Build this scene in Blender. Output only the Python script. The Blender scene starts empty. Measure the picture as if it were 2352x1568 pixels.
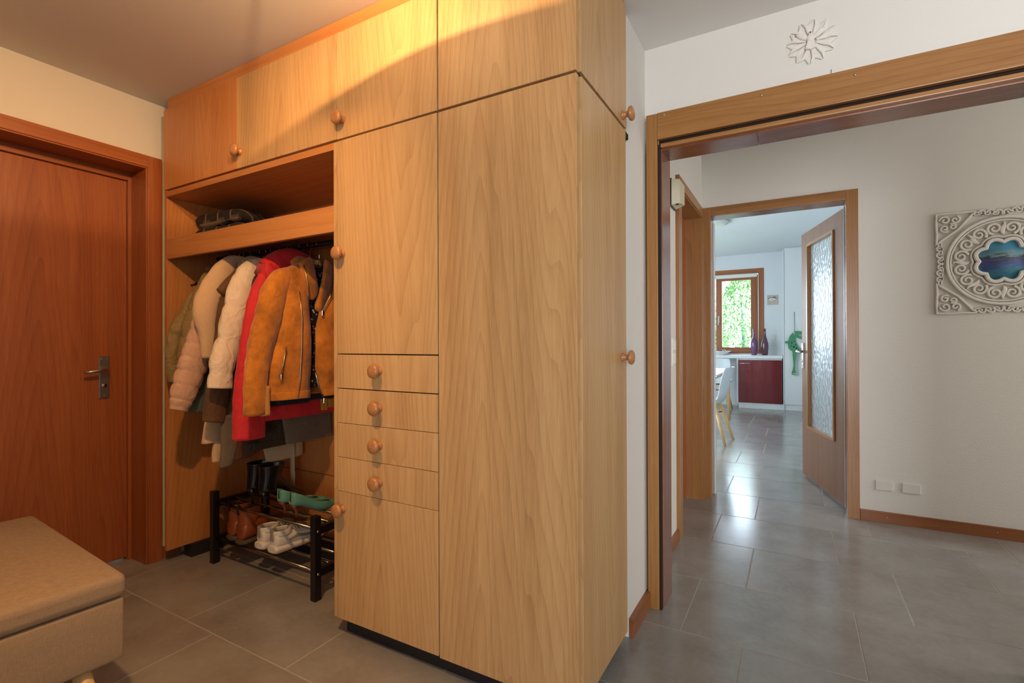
import bpy, bmesh, math, random
from mathutils import Vector, Matrix
random.seed(7)
PI = math.pi
S = bpy.context.scene
COL = S.collection

# ------------------------------------------------------------------ camera
YAW, PITCH, ROLL, CAM_H = 0.517847, 0.0037108, 0.0033368, 1.133
fw = Vector((-math.sin(YAW), math.cos(YAW), 0)); rt = Vector((math.cos(YAW), math.sin(YAW), 0)); dn = Vector((0, 0, -1))
f2 = fw * math.cos(PITCH) - dn * math.sin(PITCH); d2 = dn * math.cos(PITCH) + fw * math.sin(PITCH)
r3 = rt * math.cos(ROLL) + d2 * math.sin(ROLL); d3 = d2 * math.cos(ROLL) - rt * math.sin(ROLL)
cd = bpy.data.cameras.new('camera'); cam = bpy.data.objects.new('camera', cd); COL.objects.link(cam)
cd.sensor_width = 36; cd.sensor_fit = 'HORIZONTAL'; cd.lens = 1145.0 / 2352 * 36; cd.clip_start = 0.02; cd.clip_end = 200
mw = Matrix.Identity(4)
for i in range(3):
    mw[i][0] = r3[i]; mw[i][1] = -d3[i]; mw[i][2] = -f2[i]
mw[2][3] = CAM_H
cam.matrix_world = mw
S.camera = cam

# ------------------------------------------------------------------ world, lights, exposure
S.view_settings.view_transform = 'Standard'; S.view_settings.look = 'None'
S.view_settings.gamma = 1.0; S.view_settings.use_curve_mapping = False
S.view_settings.exposure = -0.1
W = bpy.data.worlds.new('sky'); S.world = W; W.use_nodes = True
bg = W.node_tree.nodes['Background']; bg.inputs[0].default_value = (0.68, 0.84, 1.0, 1); bg.inputs[1].default_value = 17.0

def area(name, loc, target, sx, sy, power, col):
    l = bpy.data.lights.new(name, 'AREA'); l.shape = 'RECTANGLE'; l.size = sx; l.size_y = sy; l.energy = power; l.color = col
    o = bpy.data.objects.new(name, l); COL.objects.link(o); o.location = loc
    o.rotation_euler = (Vector(target) - Vector(loc)).to_track_quat('-Z', 'Y').to_euler()
    return o
# unseen area lights standing in for daylight at entrance, hall end, kitchen side, garden
area('daylight_entrance', (1.25, -1.92, 1.30), (1.1, 2.2, 1.75), 1.5, 1.9, 55, (0.97, 0.98, 1.0)).data.spread = math.radians(100)
area('daylight_hall', (3.40, 3.05, 1.5), (0.0, 3.3, 1.3), 1.2, 1.5, 34, (1.0, 0.96, 0.92))
area('daylight_kitchen_side', (-3.05, 6.0, 1.5), (0.0, 6.6, 0.9), 2.0, 1.5, 110, (0.80, 0.92, 1.0))
area('daylight_garden', (-1.4, 11.2, 3.6), (-1.0, 7.0, 0.3), 3.0, 1.6, 120, (0.76, 0.90, 1.0))

# ------------------------------------------------------------------ mesh helpers
WO = {}
class MB:
    def __init__(s): s.v = []; s.f = []; s.sm = []
    def add(s, vs, fs, smooth=False):
        n = len(s.v); s.v += [tuple(v) for v in vs]; s.f += [tuple(i + n for i in f) for f in fs]; s.sm += [smooth] * len(fs)
    def box(s, x0, x1, y0, y1, z0, z1, bev=0.0, seg=2):
        if bev <= 0:
            s.add([(x0, y0, z0), (x1, y0, z0), (x1, y1, z0), (x0, y1, z0), (x0, y0, z1), (x1, y0, z1), (x1, y1, z1), (x0, y1, z1)],
                  [(0, 3, 2, 1), (4, 5, 6, 7), (0, 1, 5, 4), (1, 2, 6, 5), (2, 3, 7, 6), (3, 0, 4, 7)]); return
        bm = bmesh.new(); bmesh.ops.create_cube(bm, size=1.0)
        for v in bm.verts:
            v.co = Vector(((x0 + x1) / 2 + v.co.x * (x1 - x0), (y0 + y1) / 2 + v.co.y * (y1 - y0), (z0 + z1) / 2 + v.co.z * (z1 - z0)))
        bmesh.ops.bevel(bm, geom=bm.edges[:], offset=bev, segments=seg, profile=0.6, affect='EDGES')
        bm.verts.index_update()
        s.add([v.co.copy() for v in bm.verts], [[v.index for v in f.verts] for f in bm.faces]); bm.free()
    def loft(s, rings, closed=True, cap=True, smooth=True):
        n = len(rings[0]); vs = [p for r in rings for p in r]; fs = []
        for i in range(len(rings) - 1):
            for j in range(n if closed else n - 1):
                k = (j + 1) % n
                fs.append((i * n + j, i * n + k, (i + 1) * n + k, (i + 1) * n + j))
        if cap and closed:
            fs.append(tuple(range(n - 1, -1, -1))); b = (len(rings) - 1) * n; fs.append(tuple(range(b, b + n)))
        s.add(vs, fs, smooth)
    def tube(s, path, r, seg=10, cap=True, flat=1.0):
        path = [Vector(p) for p in path]; rs = r if isinstance(r, (list, tuple)) else [r] * len(path)
        rings = []; up = None
        for i, p in enumerate(path):
            t = (path[min(i + 1, len(path) - 1)] - path[max(i - 1, 0)])
            if t.length < 1e-9: t = Vector((0, 0, 1))
            t.normalize()
            if up is None: up = Vector((0, 0, 1)) if abs(t.z) < 0.9 else Vector((1, 0, 0))
            a = up - t * up.dot(t)
            if a.length < 1e-6: a = t.orthogonal()
            a.normalize(); b = t.cross(a); up = a
            rings.append([p + (a * math.cos(2 * PI * k / seg) + b * math.sin(2 * PI * k / seg) * flat) * rs[i] for k in range(seg)])
        s.loft(rings, True, cap)
    def lathe(s, prof, c, axis='z', seg=24):
        c = Vector(c); rings = []
        for r, h in prof:
            ring = []
            for k in range(seg):
                a = 2 * PI * k / seg; u, v = r * math.cos(a), r * math.sin(a)
                if axis == 'z': ring.append(c + Vector((u, v, h)))
                elif axis == '-y': ring.append(c + Vector((u, -h, v)))
                elif axis == 'x': ring.append(c + Vector((h, u, v)))
            rings.append(ring)
        s.loft(rings)
    def prism(s, poly, fn0, fn1, smooth=False):
        n = len(poly); vs = [fn0(*p) for p in poly] + [fn1(*p) for p in poly]
        s.add(vs, [tuple(range(n - 1, -1, -1)), tuple(range(n, 2 * n))] + [(i, (i + 1) % n, n + (i + 1) % n, n + i) for i in range(n)], smooth)

def tagit(o, label=None, cat=None, group=None, kind=None):
    if label: o['label'] = label
    if cat: o['category'] = cat
    if group: o['group'] = group
    if kind: o['kind'] = kind
    return o
def place(o, parent, origin):
    po = WO[parent] if parent else Vector((0, 0, 0))
    o.location = Vector(origin) - po; WO[o] = Vector(origin)
    if parent: o.parent = parent
def obj(name, mb, mat, parent=None, origin=None, **tags):
    xs = list(zip(*mb.v))
    if origin is None:
        origin = Vector(((min(xs[0]) + max(xs[0])) / 2, (min(xs[1]) + max(xs[1])) / 2, (min(xs[2]) + max(xs[2])) / 2 if parent else min(xs[2])))
    origin = Vector(origin)
    me = bpy.data.meshes.new(name)
    me.from_pydata([(v[0] - origin.x, v[1] - origin.y, v[2] - origin.z) for v in mb.v], [], mb.f)
    me.polygons.foreach_set('use_smooth', mb.sm)
    bm = bmesh.new(); bm.from_mesh(me); bmesh.ops.recalc_face_normals(bm, faces=bm.faces[:]); bm.to_mesh(me); bm.free()
    me.materials.append(mat); me.update()
    o = bpy.data.objects.new(name, me); COL.objects.link(o); place(o, parent, origin); tagit(o, **tags)
    return o
def empty(name, loc, **tags):
    o = bpy.data.objects.new(name, None); COL.objects.link(o); o.empty_display_size = 0.05
    place(o, None, loc); tagit(o, **tags); return o
def inst(name, src, parent, origin, rot=None):
    o = bpy.data.objects.new(name, src.data); COL.objects.link(o); place(o, parent, origin)
    if rot: o.rotation_euler = rot
    return o
def boxo(name, b, mat, parent=None, bev=0.0, **tags):
    m = MB(); m.box(*b, bev=bev); return obj(name, m, mat, parent, **tags)
def copytree(o, dloc, parent=None, label=None):
    c = o.copy(); COL.objects.link(c)
    if parent is None:
        c.location = o.location + Vector(dloc); WO[c] = WO[o] + Vector(dloc)
        if label: c['label'] = label
    else:
        c.parent = parent; WO[c] = WO[o] + Vector(dloc)
    for ch in [x for x in bpy.data.objects if x.parent == o]: copytree(ch, dloc, c)
    return c
def catmull(pts, n):
    P = [pts[0]] + list(pts) + [pts[-1]]; out = []; m = len(pts) - 1
    for i in range(n):
        t = i / (n - 1) * m; k = min(int(t), m - 1); u = t - k
        a, b, c, d = P[k], P[k + 1], P[k + 2], P[k + 3]
        out.append(tuple(0.5 * (2 * b[j] + (c[j] - a[j]) * u + (2 * a[j] - 5 * b[j] + 4 * c[j] - d[j]) * u * u + (-a[j] + 3 * b[j] - 3 * c[j] + d[j]) * u ** 3) for j in range(len(b))))
    return out

# ------------------------------------------------------------------ materials
def srgb(r, g, b):
    f = lambda c: (c / 255 / 12.92) if c / 255 <= 0.04045 else ((c / 255 + 0.055) / 1.055) ** 2.4
    return (f(r), f(g), f(b), 1)
class NT:
    def __init__(s, name):
        s.m = bpy.data.materials.new(name); s.m.use_nodes = True; s.t = s.m.node_tree; s.p = s.t.nodes['Principled BSDF']; s.o = s.t.nodes['Material Output']
    def n(s, ty, **kw):
        x = s.t.nodes.new(ty)
        for k, v in kw.items():
            if k.startswith('i_'):
                key = k[2:]; key = int(key) if key.isdigit() else key.replace('_', ' ')
                x.inputs[key].default_value = v
            else: setattr(x, k, v)
        return x
    def l(s, a, b): s.t.links.new(a, b)
    def math(s, op, a, b=None):
        x = s.n('ShaderNodeMath', operation=op)
        for i, q in enumerate((a, b)):
            if q is None: continue
            if isinstance(q, (int, float)): x.inputs[i].default_value = q
            else: s.l(q, x.inputs[i])
        return x.outputs[0]
    def ramp(s, fac, stops):
        r = s.n('ShaderNodeValToRGB'); e = r.color_ramp.elements
        while len(e) < len(stops): e.new(0.5)
        for i, (p, c) in enumerate(stops): e[i].position = p; e[i].color = c
        s.l(fac, r.inputs[0]); return r.outputs[0]
    def mapped(s, scale, rnd=0.0, coord='Object'):
        tc = s.n('ShaderNodeTexCoord'); mp = s.n('ShaderNodeMapping'); mp.inputs['Scale'].default_value = scale
        s.l(tc.outputs[coord], mp.inputs[0])
        if rnd:
            oi = s.n('ShaderNodeObjectInfo'); c = s.n('ShaderNodeCombineXYZ')
            s.l(s.math('MULTIPLY', oi.outputs['Random'], rnd), c.inputs[0]); s.l(s.math('MULTIPLY', oi.outputs['Random'], rnd * 0.37), c.inputs[1]); s.l(s.math('MULTIPLY', oi.outputs['Random'], rnd * 1.71), c.inputs[2])
            s.l(c.outputs[0], mp.inputs['Location'])
        return mp.outputs[0]
    def bump(s, h, strength, dist=0.01):
        b = s.n('ShaderNodeBump'); b.inputs['Strength'].default_value = strength; b.inputs['Distance'].default_value = dist
        s.l(h, b.inputs['Height']); s.l(b.outputs[0], s.p.inputs['Normal'])
def plain(name, col, rough=0.5, metal=0.0, noise=0.0, nscale=40, bump=0.0, spec=0.5, sheen=0.0, coat=0.0):
    t = NT(name); t.p.inputs['Roughness'].default_value = rough; t.p.inputs['Metallic'].default_value = metal
    t.p.inputs['Specular IOR Level'].default_value = spec; t.p.inputs['Sheen Weight'].default_value = sheen; t.p.inputs['Coat Weight'].default_value = coat
    nz = t.n('ShaderNodeTexNoise', i_Scale=nscale, i_Detail=5.0, i_Roughness=0.6); t.l(t.mapped((1, 1, 1), 9.0), nz.inputs['Vector'])
    k = 1 - noise; dark = (col[0] * k, col[1] * k, col[2] * k, 1); q = 1 + noise * 0.6; lite = (min(1, col[0] * q), min(1, col[1] * q), min(1, col[2] * q), 1)
    t.l(t.ramp(nz.outputs[0], [(0.3, dark), (0.7, lite)]), t.p.inputs['Base Color'])
    if bump: t.bump(nz.outputs[0], bump, 0.004)
    return t.m
def wood(name, base, dark, lite, axis='z', rough=0.42, arch=1.0, freq=7.0, across='x', contrast=0.5, coat=0.1):
    """veneer: cathedral arches along the grain axis plus fine fibre streaks"""
    t = NT(name); t.p.inputs['Roughness'].default_value = rough; t.p.inputs['Coat Weight'].default_value = coat; t.p.inputs['Coat Roughness'].default_value = 0.25
    g = {'x': 0, 'y': 1, 'z': 2}
    sc = [1, 1, 1]; sc[g[axis]] = 0.10
    vec = t.mapped(tuple(sc), 3.0); raw = t.mapped((1, 1, 1), 0.0)
    wob = t.n('ShaderNodeTexNoise', i_Scale=3.2, i_Detail=3.0); t.l(vec, wob.inputs['Vector'])
    sep = t.n('ShaderNodeSeparateXYZ'); t.l(raw, sep.inputs[0])
    oi = t.n('ShaderNodeObjectInfo')
    x = t.math('ADD', sep.outputs[g[across]], t.math('MULTIPLY', t.math('SUBTRACT', oi.outputs['Random'], 0.5), 0.16))
    x = t.math('ADD', x, t.math('MULTIPLY', t.math('SUBTRACT', wob.outputs[0], 0.5), 0.22))
    ax = t.math('POWER', t.math('ABSOLUTE', x), 1.35)
    sgn = t.math('SUBTRACT', t.math('MULTIPLY', t.math('GREATER_THAN', oi.outputs['Random'], 0.45), 2.0), 1.0)
    v = t.math('ADD', t.math('MULTIPLY', ax, 9.0), t.math('MULTIPLY', t.math('MULTIPLY', sep.outputs[g[axis]], sgn), 0.55 * arch))
    v = t.math('ADD', v, t.math('MULTIPLY', wob.outputs[0], 0.9))
    ring = t.math('FRACT', t.math('MULTIPLY', v, freq))
    ring = t.math('POWER', ring, 3.0)
    s2 = [230, 230, 230]; s2[g[axis]] = 9.0
    fib = t.n('ShaderNodeTexNoise', i_Scale=1.0, i_Detail=4.0, i_Roughness=0.65); t.l(t.mapped(tuple(s2), 5.0), fib.inputs['Vector'])
    s3 = [14, 14, 14]; s3[g[axis]] = 0.5
    broad = t.n('ShaderNodeTexNoise', i_Scale=1.0, i_Detail=3.0); t.l(t.mapped(tuple(s3), 7.0), broad.inputs['Vector'])
    mx = t.math('ADD', t.math('MULTIPLY', ring, 0.14 * contrast * 2), t.math('ADD', t.math('MULTIPLY', fib.outputs[0], 0.46), t.math('MULTIPLY', broad.outputs[0], 0.55)))
    mx = t.math('ADD', mx, t.math('MULTIPLY', oi.outputs['Random'], 0.06))
    t.l(t.ramp(mx, [(0.34, lite), (0.62, base), (0.96, dark)]), t.p.inputs['Base Color'])
    t.bump(fib.outputs[0], 0.06, 0.002)
    return t.m
WV = dict(base=srgb(196, 153, 102), dark=srgb(156, 114, 66), lite=srgb(216, 176, 122))
M = {}
M['veneer'] = wood('honey_veneer', **WV)
M['veneer_side'] = wood('honey_veneer_side', across='y', **WV)
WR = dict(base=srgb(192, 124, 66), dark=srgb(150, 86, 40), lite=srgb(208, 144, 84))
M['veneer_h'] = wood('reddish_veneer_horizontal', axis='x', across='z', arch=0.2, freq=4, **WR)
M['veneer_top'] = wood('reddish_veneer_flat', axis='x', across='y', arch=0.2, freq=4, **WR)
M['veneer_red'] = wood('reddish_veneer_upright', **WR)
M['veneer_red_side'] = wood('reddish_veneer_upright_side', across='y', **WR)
RD = dict(base=srgb(152, 80, 36), dark=srgb(108, 50, 20), lite=srgb(172, 100, 52))
M['door_wood'] = wood('red_brown_door_veneer', across='y', **RD)
M['door_trim_v'] = wood('red_brown_trim_upright', across='y', arch=0.1, freq=9, **RD)
M['door_trim_h'] = wood('red_brown_trim_level', axis='y', across='z', arch=0.1, freq=9, **RD)
OK = dict(base=srgb(152, 103, 53), dark=srgb(106, 66, 28), lite=srgb(172, 124, 70))
M['oak_v'] = wood('oak_trim_upright', arch=0.1, freq=9, rough=0.35, **OK)
M['oak_vy'] = wood('oak_trim_upright_side', across='y', arch=0.1, freq=9, rough=0.35, **OK)
M['oak_h'] = wood('oak_trim_level', axis='x', across='z', arch=0.1, freq=9, rough=0.35, **OK)
M['oak_hy'] = wood('oak_trim_level_side', axis='y', across='z', arch=0.1, freq=9, rough=0.35, **OK)
DK = dict(base=srgb(124, 80, 46), dark=srgb(88, 54, 28), lite=srgb(140, 96, 60))
M['walnut'] = wood('brown_door_veneer', rough=0.5, contrast=0.25, coat=0.0, across='y', **DK)
M['walnut_v'] = wood('glossy_brown_lining', rough=0.22, contrast=0.2, across='y', base=srgb(128, 76, 52), dark=srgb(100, 56, 36), lite=srgb(142, 88, 62), coat=0.4)
M['walnut_h'] = wood('glossy_brown_soffit', rough=0.22, contrast=0.2, axis='x', across='y', base=srgb(122, 70, 42), dark=srgb(94, 52, 28), lite=srgb(140, 84, 54), coat=0.4)
M['base_x'] = wood('brown_skirting', axis='x', across='z', arch=0.1, freq=9, base=srgb(140, 84, 46), dark=srgb(102, 56, 28), lite=srgb(158, 100, 58))
M['base_y'] = wood('brown_skirting_side', axis='y', across='z', arch=0.1, freq=9, base=srgb(140, 84, 46), dark=srgb(102, 56, 28), lite=srgb(158, 100, 58))
M['beech'] = plain('turned_knob_wood', srgb(178, 122, 74), 0.3, noise=0.15, nscale=60, coat=0.4)
M['light_wood'] = wood('pale_leg_wood', base=srgb(214, 176, 118), dark=srgb(182, 140, 84), lite=srgb(228, 196, 142), arch=0.2)
M['win_wood'] = wood('window_frame_wood', base=srgb(150, 86, 44), dark=srgb(112, 60, 28), lite=srgb(170, 104, 58), arch=0.1, rough=0.3)
M['win_wood_h'] = wood('window_frame_wood_level', axis='x', across='z', base=srgb(150, 86, 44), dark=srgb(112, 60, 28), lite=srgb(170, 104, 58), arch=0.1, rough=0.3)
def plaster(name, col, bump=0.12):
    t = NT(name); t.p.inputs['Roughness'].default_value = 0.9; t.p.inputs['Specular IOR Level'].default_value = 0.2
    a = t.n('ShaderNodeTexNoise', i_Scale=120.0, i_Detail=3.0); t.l(t.mapped((1, 1, 1)), a.inputs['Vector'])
    b = t.n('ShaderNodeTexNoise', i_Scale=1.3, i_Detail=2.0); t.l(t.mapped((1, 1, 1)), b.inputs['Vector'])
    t.l(t.ramp(b.outputs[0], [(0.3, (col[0] * 0.97, col[1] * 0.97, col[2] * 0.97, 1)), (0.7, col)]), t.p.inputs['Base Color'])
    if bump: t.bump(a.outputs[0], bump, 0.01)
    return t.m
M['wall'] = plaster('white_roughcast_plaster', srgb(226, 223, 216))
M['ceil'] = plaster('white_ceiling_paint', srgb(226, 224, 220), 0.03)
M['kwall'] = plaster('kitchen_white_paint', srgb(226, 230, 232), 0.03)
M['black'] = plain('black_lacquer', srgb(22, 20, 20), 0.35)
M['plinth'] = plain('dark_plinth', srgb(34, 30, 30), 0.6)
M['shadowgap'] = plain('dark_groove', srgb(40, 24, 14), 0.9)
M['steel'] = plain('brushed_steel', srgb(190, 188, 180), 0.32, 1.0, 0.08, 200)
M['chrome'] = plain('chrome', srgb(225, 225, 225), 0.12, 1.0)
M['rail_metal'] = plain('dark_chrome_rail', srgb(150, 140, 130), 0.18, 1.0)
M['white_lac'] = plain('white_lacquer', srgb(232, 234, 234), 0.35)
M['white_plastic'] = plain('white_plastic', srgb(226, 226, 220), 0.4)
M['cream_plastic'] = plain('ivory_plastic', srgb(206, 198, 172), 0.45, noise=0.05)
M['white_carved'] = plain('whitewashed_carved_wood', srgb(232, 227, 219), 0.8, noise=0.08, nscale=50, bump=0.15)
M['grout'] = plain('grey_grout', srgb(172, 164, 154), 0.7, noise=0.08)
# floor tile: grey-brown porcelain with soft clouding and gloss
t = NT('grey_porcelain_tile')
v1 = t.mapped((1, 1, 1), 11.0)
n1 = t.n('ShaderNodeTexNoise', i_Scale=3.1, i_Detail=5.0, i_Roughness=0.58); t.l(v1, n1.inputs['Vector'])
n2 = t.n('ShaderNodeTexNoise', i_Scale=45.0, i_Detail=4.0); t.l(v1, n2.inputs['Vector'])
sm = t.math('ADD', t.math('MULTIPLY', n1.outputs[0], 0.8), t.math('MULTIPLY', n2.outputs[0], 0.2))
t.l(t.ramp(sm, [(0.22, srgb(124, 116, 109)), (0.50, srgb(146, 141, 135)), (0.80, srgb(162, 160, 155))]), t.p.inputs['Base Color'])
t.p.inputs['Roughness'].default_value = 0.19
M['tile'] = t.m
def fabric(name, col, noise=0.15, nscale=25, rough=0.85, bump=0.25, weave=0.0, sheen=0.1, crease=0.0):
    t = NT(name); t.p.inputs['Roughness'].default_value = rough; t.p.inputs['Specular IOR Level'].default_value = 0.25; t.p.inputs['Sheen Weight'].default_value = sheen
    v = t.mapped((1, 1, 1), 4.0)
    a = t.n('ShaderNodeTexNoise', i_Scale=nscale, i_Detail=6.0, i_Roughness=0.65); t.l(v, a.inputs['Vector'])
    f = a.outputs[0]
    if weave:
        m1 = t.n('ShaderNodeTexNoise', i_Scale=1.0, i_Detail=3.0, i_Roughness=0.7); t.l(t.mapped((60, 60, 700), 4.0), m1.inputs['Vector'])
        m2 = t.n('ShaderNodeTexNoise', i_Scale=1.0, i_Detail=3.0, i_Roughness=0.7); t.l(t.mapped((700, 700, 60), 4.0), m2.inputs['Vector'])
        f = t.math('ADD', t.math('MULTIPLY', f, 1 - weave), t.math('MULTIPLY', t.math('ADD', m1.outputs[0], m2.outputs[0]), weave * 0.5))
    k = 1 - noise; q = 1 + noise
    t.l(t.ramp(f, [(0.32, (col[0] * k, col[1] * k, col[2] * k, 1)), (0.68, (min(1, col[0] * q), min(1, col[1] * q), min(1, col[2] * q), 1))]), t.p.inputs['Base Color'])
    if crease:
        cz = t.n('ShaderNodeTexNoise', i_Scale=17.0, i_Detail=3.0, i_Distortion=1.2); t.l(t.mapped((1, 1, .7), 4.0), cz.inputs['Vector'])
        b0 = t.n('ShaderNodeBump'); b0.inputs['Strength'].default_value = crease; b0.inputs['Distance'].default_value = .02; t.l(cz.outputs[0], b0.inputs['Height'])
        b1 = t.n('ShaderNodeBump'); b1.inputs['Strength'].default_value = bump; b1.inputs['Distance'].default_value = .003; t.l(f, b1.inputs['Height']); t.l(b0.outputs[0], b1.inputs['Normal']); t.l(b1.outputs[0], t.p.inputs['Normal'])
    else: t.bump(f, bump, 0.003)
    return t.m
M['bench_fabric'] = fabric('taupe_woven_fabric', srgb(160, 136, 110), 0.28, 300, 0.9, 0.3, 0.8)

# ------------------------------------------------------------------ setting: floor, walls, ceilings
XL = -2.93; H1 = 2.40; HH = 2.51; H2 = 2.72
fl = MB(); fl.box(-3.35, 3.5, -2.0, 10.1, -0.08, -0.0014)
floor = obj('floor', fl, M['grout'], None, label='grey stone-look tiled floor running through hall and kitchen', cat='floor', kind='structure')
rows = [-1.40, -0.90, -0.40, 0.12, 0.62, 1.12, 1.605, 2.035, 2.53, 3.04, 3.547, 4.072, 4.615, 5.13, 5.69, 6.26, 6.80, 7.42, 8.03, 8.65, 9.30, 9.95]
anch = {0.62: (-1.99, .634), 1.12: (-1.556, .632), 1.605: (-.18, .605), 2.035: (-.40, .605), 2.53: (-.207, .611), 3.04: (-.432, .613), 3.547: (-.235, .614), 4.072: (-.465, .63), 4.615: (-.27, .63), 5.13: (-.497, .63), 5.69: (-.297, .63), 6.26: (-.525, .64), 6.80: (-.325, .64), 7.42: (-.565, .64)}
G = 0.0022
for i in range(len(rows) - 1):
    y0, y1 = rows[i], rows[i + 1]
    a, p = anch.get(y0, (-.33 if i % 2 else -.56, .63))
    xmax = 2.2 if y0 < 4.5 else 1.0
    x = a - math.ceil((a + 3.0) / p) * p
    src = None
    while x < xmax:
        if x + p > -3.0:
            o_ = (x + p / 2, (y0 + y1) / 2, -0.004)
            if src is None:
                m = MB(); m.box(x + G, x + p - G, y0 + G, y1 - G, -0.012, 0.0, bev=0.0012, seg=1); src = obj('floor_tile', m, M['tile'], floor, o_)
            else: inst('floor_tile', src, floor, o_)
        x += p

def walls(name, boxes, mat, label):
    m = MB()
    for b in boxes: m.box(*b)
    return obj(name, m, mat, None, (0, 0, 0), label=label, cat='wall', kind='structure')
D1a, D1b, D1t = 0.47, 1.335, 2.065     # left door opening in the wall
walls('wall_left', [(-3.15, XL, -2.0, D1a, 0, H1), (-3.15, XL, D1b, 2.05, 0, H1), (-3.15, XL, D1a, D1b, D1t, H1)], M['wall'], 'white plaster wall around the red-brown entrance door')
walls('door_light_blocker', [(-3.30, -3.24, 0.2, 1.6, 0, H1)], M['wall'], 'unseen white panel added behind the closed entrance door to block sky light')  # added panel, stops sky light leaking in under the door
walls('wall_behind_wardrobe', [(XL, -0.60, 1.905, 2.05, 0, H1)], M['wall'], 'white plaster wall closing off behind the wardrobe')
walls('wall_corridor', [(-0.75, -0.565, 1.905, 2.30, 0, H1), (-0.70, -0.565, 1.893, 1.905, 0, H1)], M['wall'], 'narrow white wall strip between wardrobe and wide wooden opening')
walls('wall_opening', [(-0.75, 2.3, 2.165, 2.30, 2.09, HH), (0.72, 2.3, 2.165, 2.30, 0, 2.09)], M['wall'], 'white wall above the wide wooden opening')
walls('wall_right', [(2.3, 2.42, -2.0, 2.30, 0, H1)], M['wall'], 'white side wall of the entrance hall')
walls('wall_rear', [(-3.15, 2.42, -2.12, -2.0, 0, H1)], M['wall'], 'white wall behind the photographer')
walls('wall_hall_left', [(-0.75, -0.60, 2.30, 3.02, 0, HH), (-0.75, -0.60, 3.02, 3.885, 2.085, HH), (-0.75, -0.60, 3.83, 3.885, 0, 2.085)], M['wall'], 'white wall with light switch beside the brown side door')
walls('wall_back', [(0.315, 3.5, 3.885, 4.02, 0, HH), (-0.75, -0.575, 3.885, 4.02, 0, HH), (-0.575, 0.315, 3.885, 4.02, 2.085, HH)], M['wall'], 'white roughcast wall around the kitchen doorway')
walls('wall_hall_right', [(3.5, 3.6, 2.16, 3.885, 0, HH)], M['wall'], 'white end wall of the hall')
walls('wall_hall_front', [(2.3, 3.5, 2.165, 2.30, 0, HH)], M['wall'], 'white wall returning along the hall')
KW = 9.87
walls('wall_kitchen_back', [(-0.49, 1.2, KW, KW + .14, 0, H2), (-3.3, -0.49, KW, KW + .14, 2.455, H2), (-3.3, -0.49, KW, KW + .14, 0, 0.935)], M['kwall'], 'pale kitchen wall around the wooden window')
walls('wall_kitchen_right', [(1.1, 1.2, 4.02, KW, 0, H2)], M['kwall'], 'pale side wall of the kitchen behind the glazed door')
walls('wall_kitchen_left', [(-3.3, -3.2, 4.02, KW, 0, H2)], M['kwall'], 'pale side wall of the kitchen beyond the table')
walls('wall_kitchen_front', [(-3.3, -0.75, 4.02, 4.06, 0, H2), (-0.75, 1.2, 4.02, 4.06, H1 - .2, H2)], M['kwall'], 'pale kitchen side of the hall wall')
def ceil(name, b, mat, label):
    m = MB(); m.box(*b); return obj(name, m, mat, None, (0, 0, 0), label=label, cat='ceiling', kind='structure')
ceil('ceiling', (-3.15, 2.42, -2.12, 2.2, H1, H1 + .06), M['ceil'], 'flat white ceiling over the entrance hall')
ceil('ceiling_hall', (-0.75, 3.6, 2.25, 4.02, HH, HH + .06), M['ceil'], 'flat white ceiling over the inner hall')
ceil('ceiling_kitchen', (-3.3, 1.2, 4.02, KW + .14, H2, H2 + .06), M['kwall'], 'flat pale ceiling over the kitchen')

# baseboards
def base(name, b, mat, label):
    return boxo(name, b, mat, None, 0.002, label=label, cat='baseboard', kind='structure')
base('baseboard_left', (XL, XL + .014, 1.372, 1.47, 0, 0.062), M['base_y'], 'short red-brown skirting between door frame and wardrobe plinth')
base('baseboard_corridor', (-0.565, -0.546, 1.894, 2.145, 0, 0.072), M['base_y'], 'short brown skirting beside the wardrobe end')
base('baseboard_hall', (-0.60, -0.585, 2.36, 2.955, 0, 0.065), M['base_y'], 'brown skirting under the light switch')
bb = base('baseboard_back', (0.352, 3.5, 3.871, 3.885, 0, 0.068), M['base_x'], 'brown skirting along the roughcast hall wall')
for x in (.49, 1.0):
    m = MB(); m.lathe([(0.0001, .0015), (.0032, .0015), (.0032, -.001)], (x, 3.871, .036), '-y', 10); obj('screw', m, M['steel'], bb)

# ------------------------------------------------------------------ left door (door_1)
d1 = empty('door_1', (XL, 0.9, 0), label='closed red-brown wooden door with steel lever handle', cat='door', kind='structure')
FT = 0.028
boxo('jamb_casing', (XL, XL + FT, 1.305, 1.370, 0, 2.108), M['door_trim_v'], d1, 0.002)
boxo('jamb_casing', (XL, XL + FT, 0.435, 0.50, 0, 2.108), M['door_trim_v'], d1, 0.002)
boxo('head_casing', (XL, XL + FT, 0.50, 1.305, 2.048, 2.108), M['door_trim_h'], d1, 0.002)
boxo('jamb_lining', (-3.13, XL + FT - .006, 1.298, 1.305, 0, 2.048), M['door_trim_v'], d1, 0.001)
boxo('jamb_lining', (-3.13, XL + FT - .006, 0.50, 0.507, 0, 2.048), M['door_trim_v'], d1, 0.001)
boxo('head_lining', (-3.13, XL + FT - .006, 0.507, 1.298, 2.041, 2.048), M['door_trim_h'], d1, 0.001)
boxo('door_stop', (-3.13, -3.06, 1.283, 1.298, 0, 2.041), M['door_trim_v'], d1, 0.001)
boxo('door_stop', (-3.13, -3.06, 0.507, 1.283, 2.0, 2.041), M['door_trim_h'], d1, 0.001)
leaf = boxo('door_leaf', (-3.12, -3.08, 0.51, 1.283, 0.012, 2.0), M['door_wood'], d1, 0.002)
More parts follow.
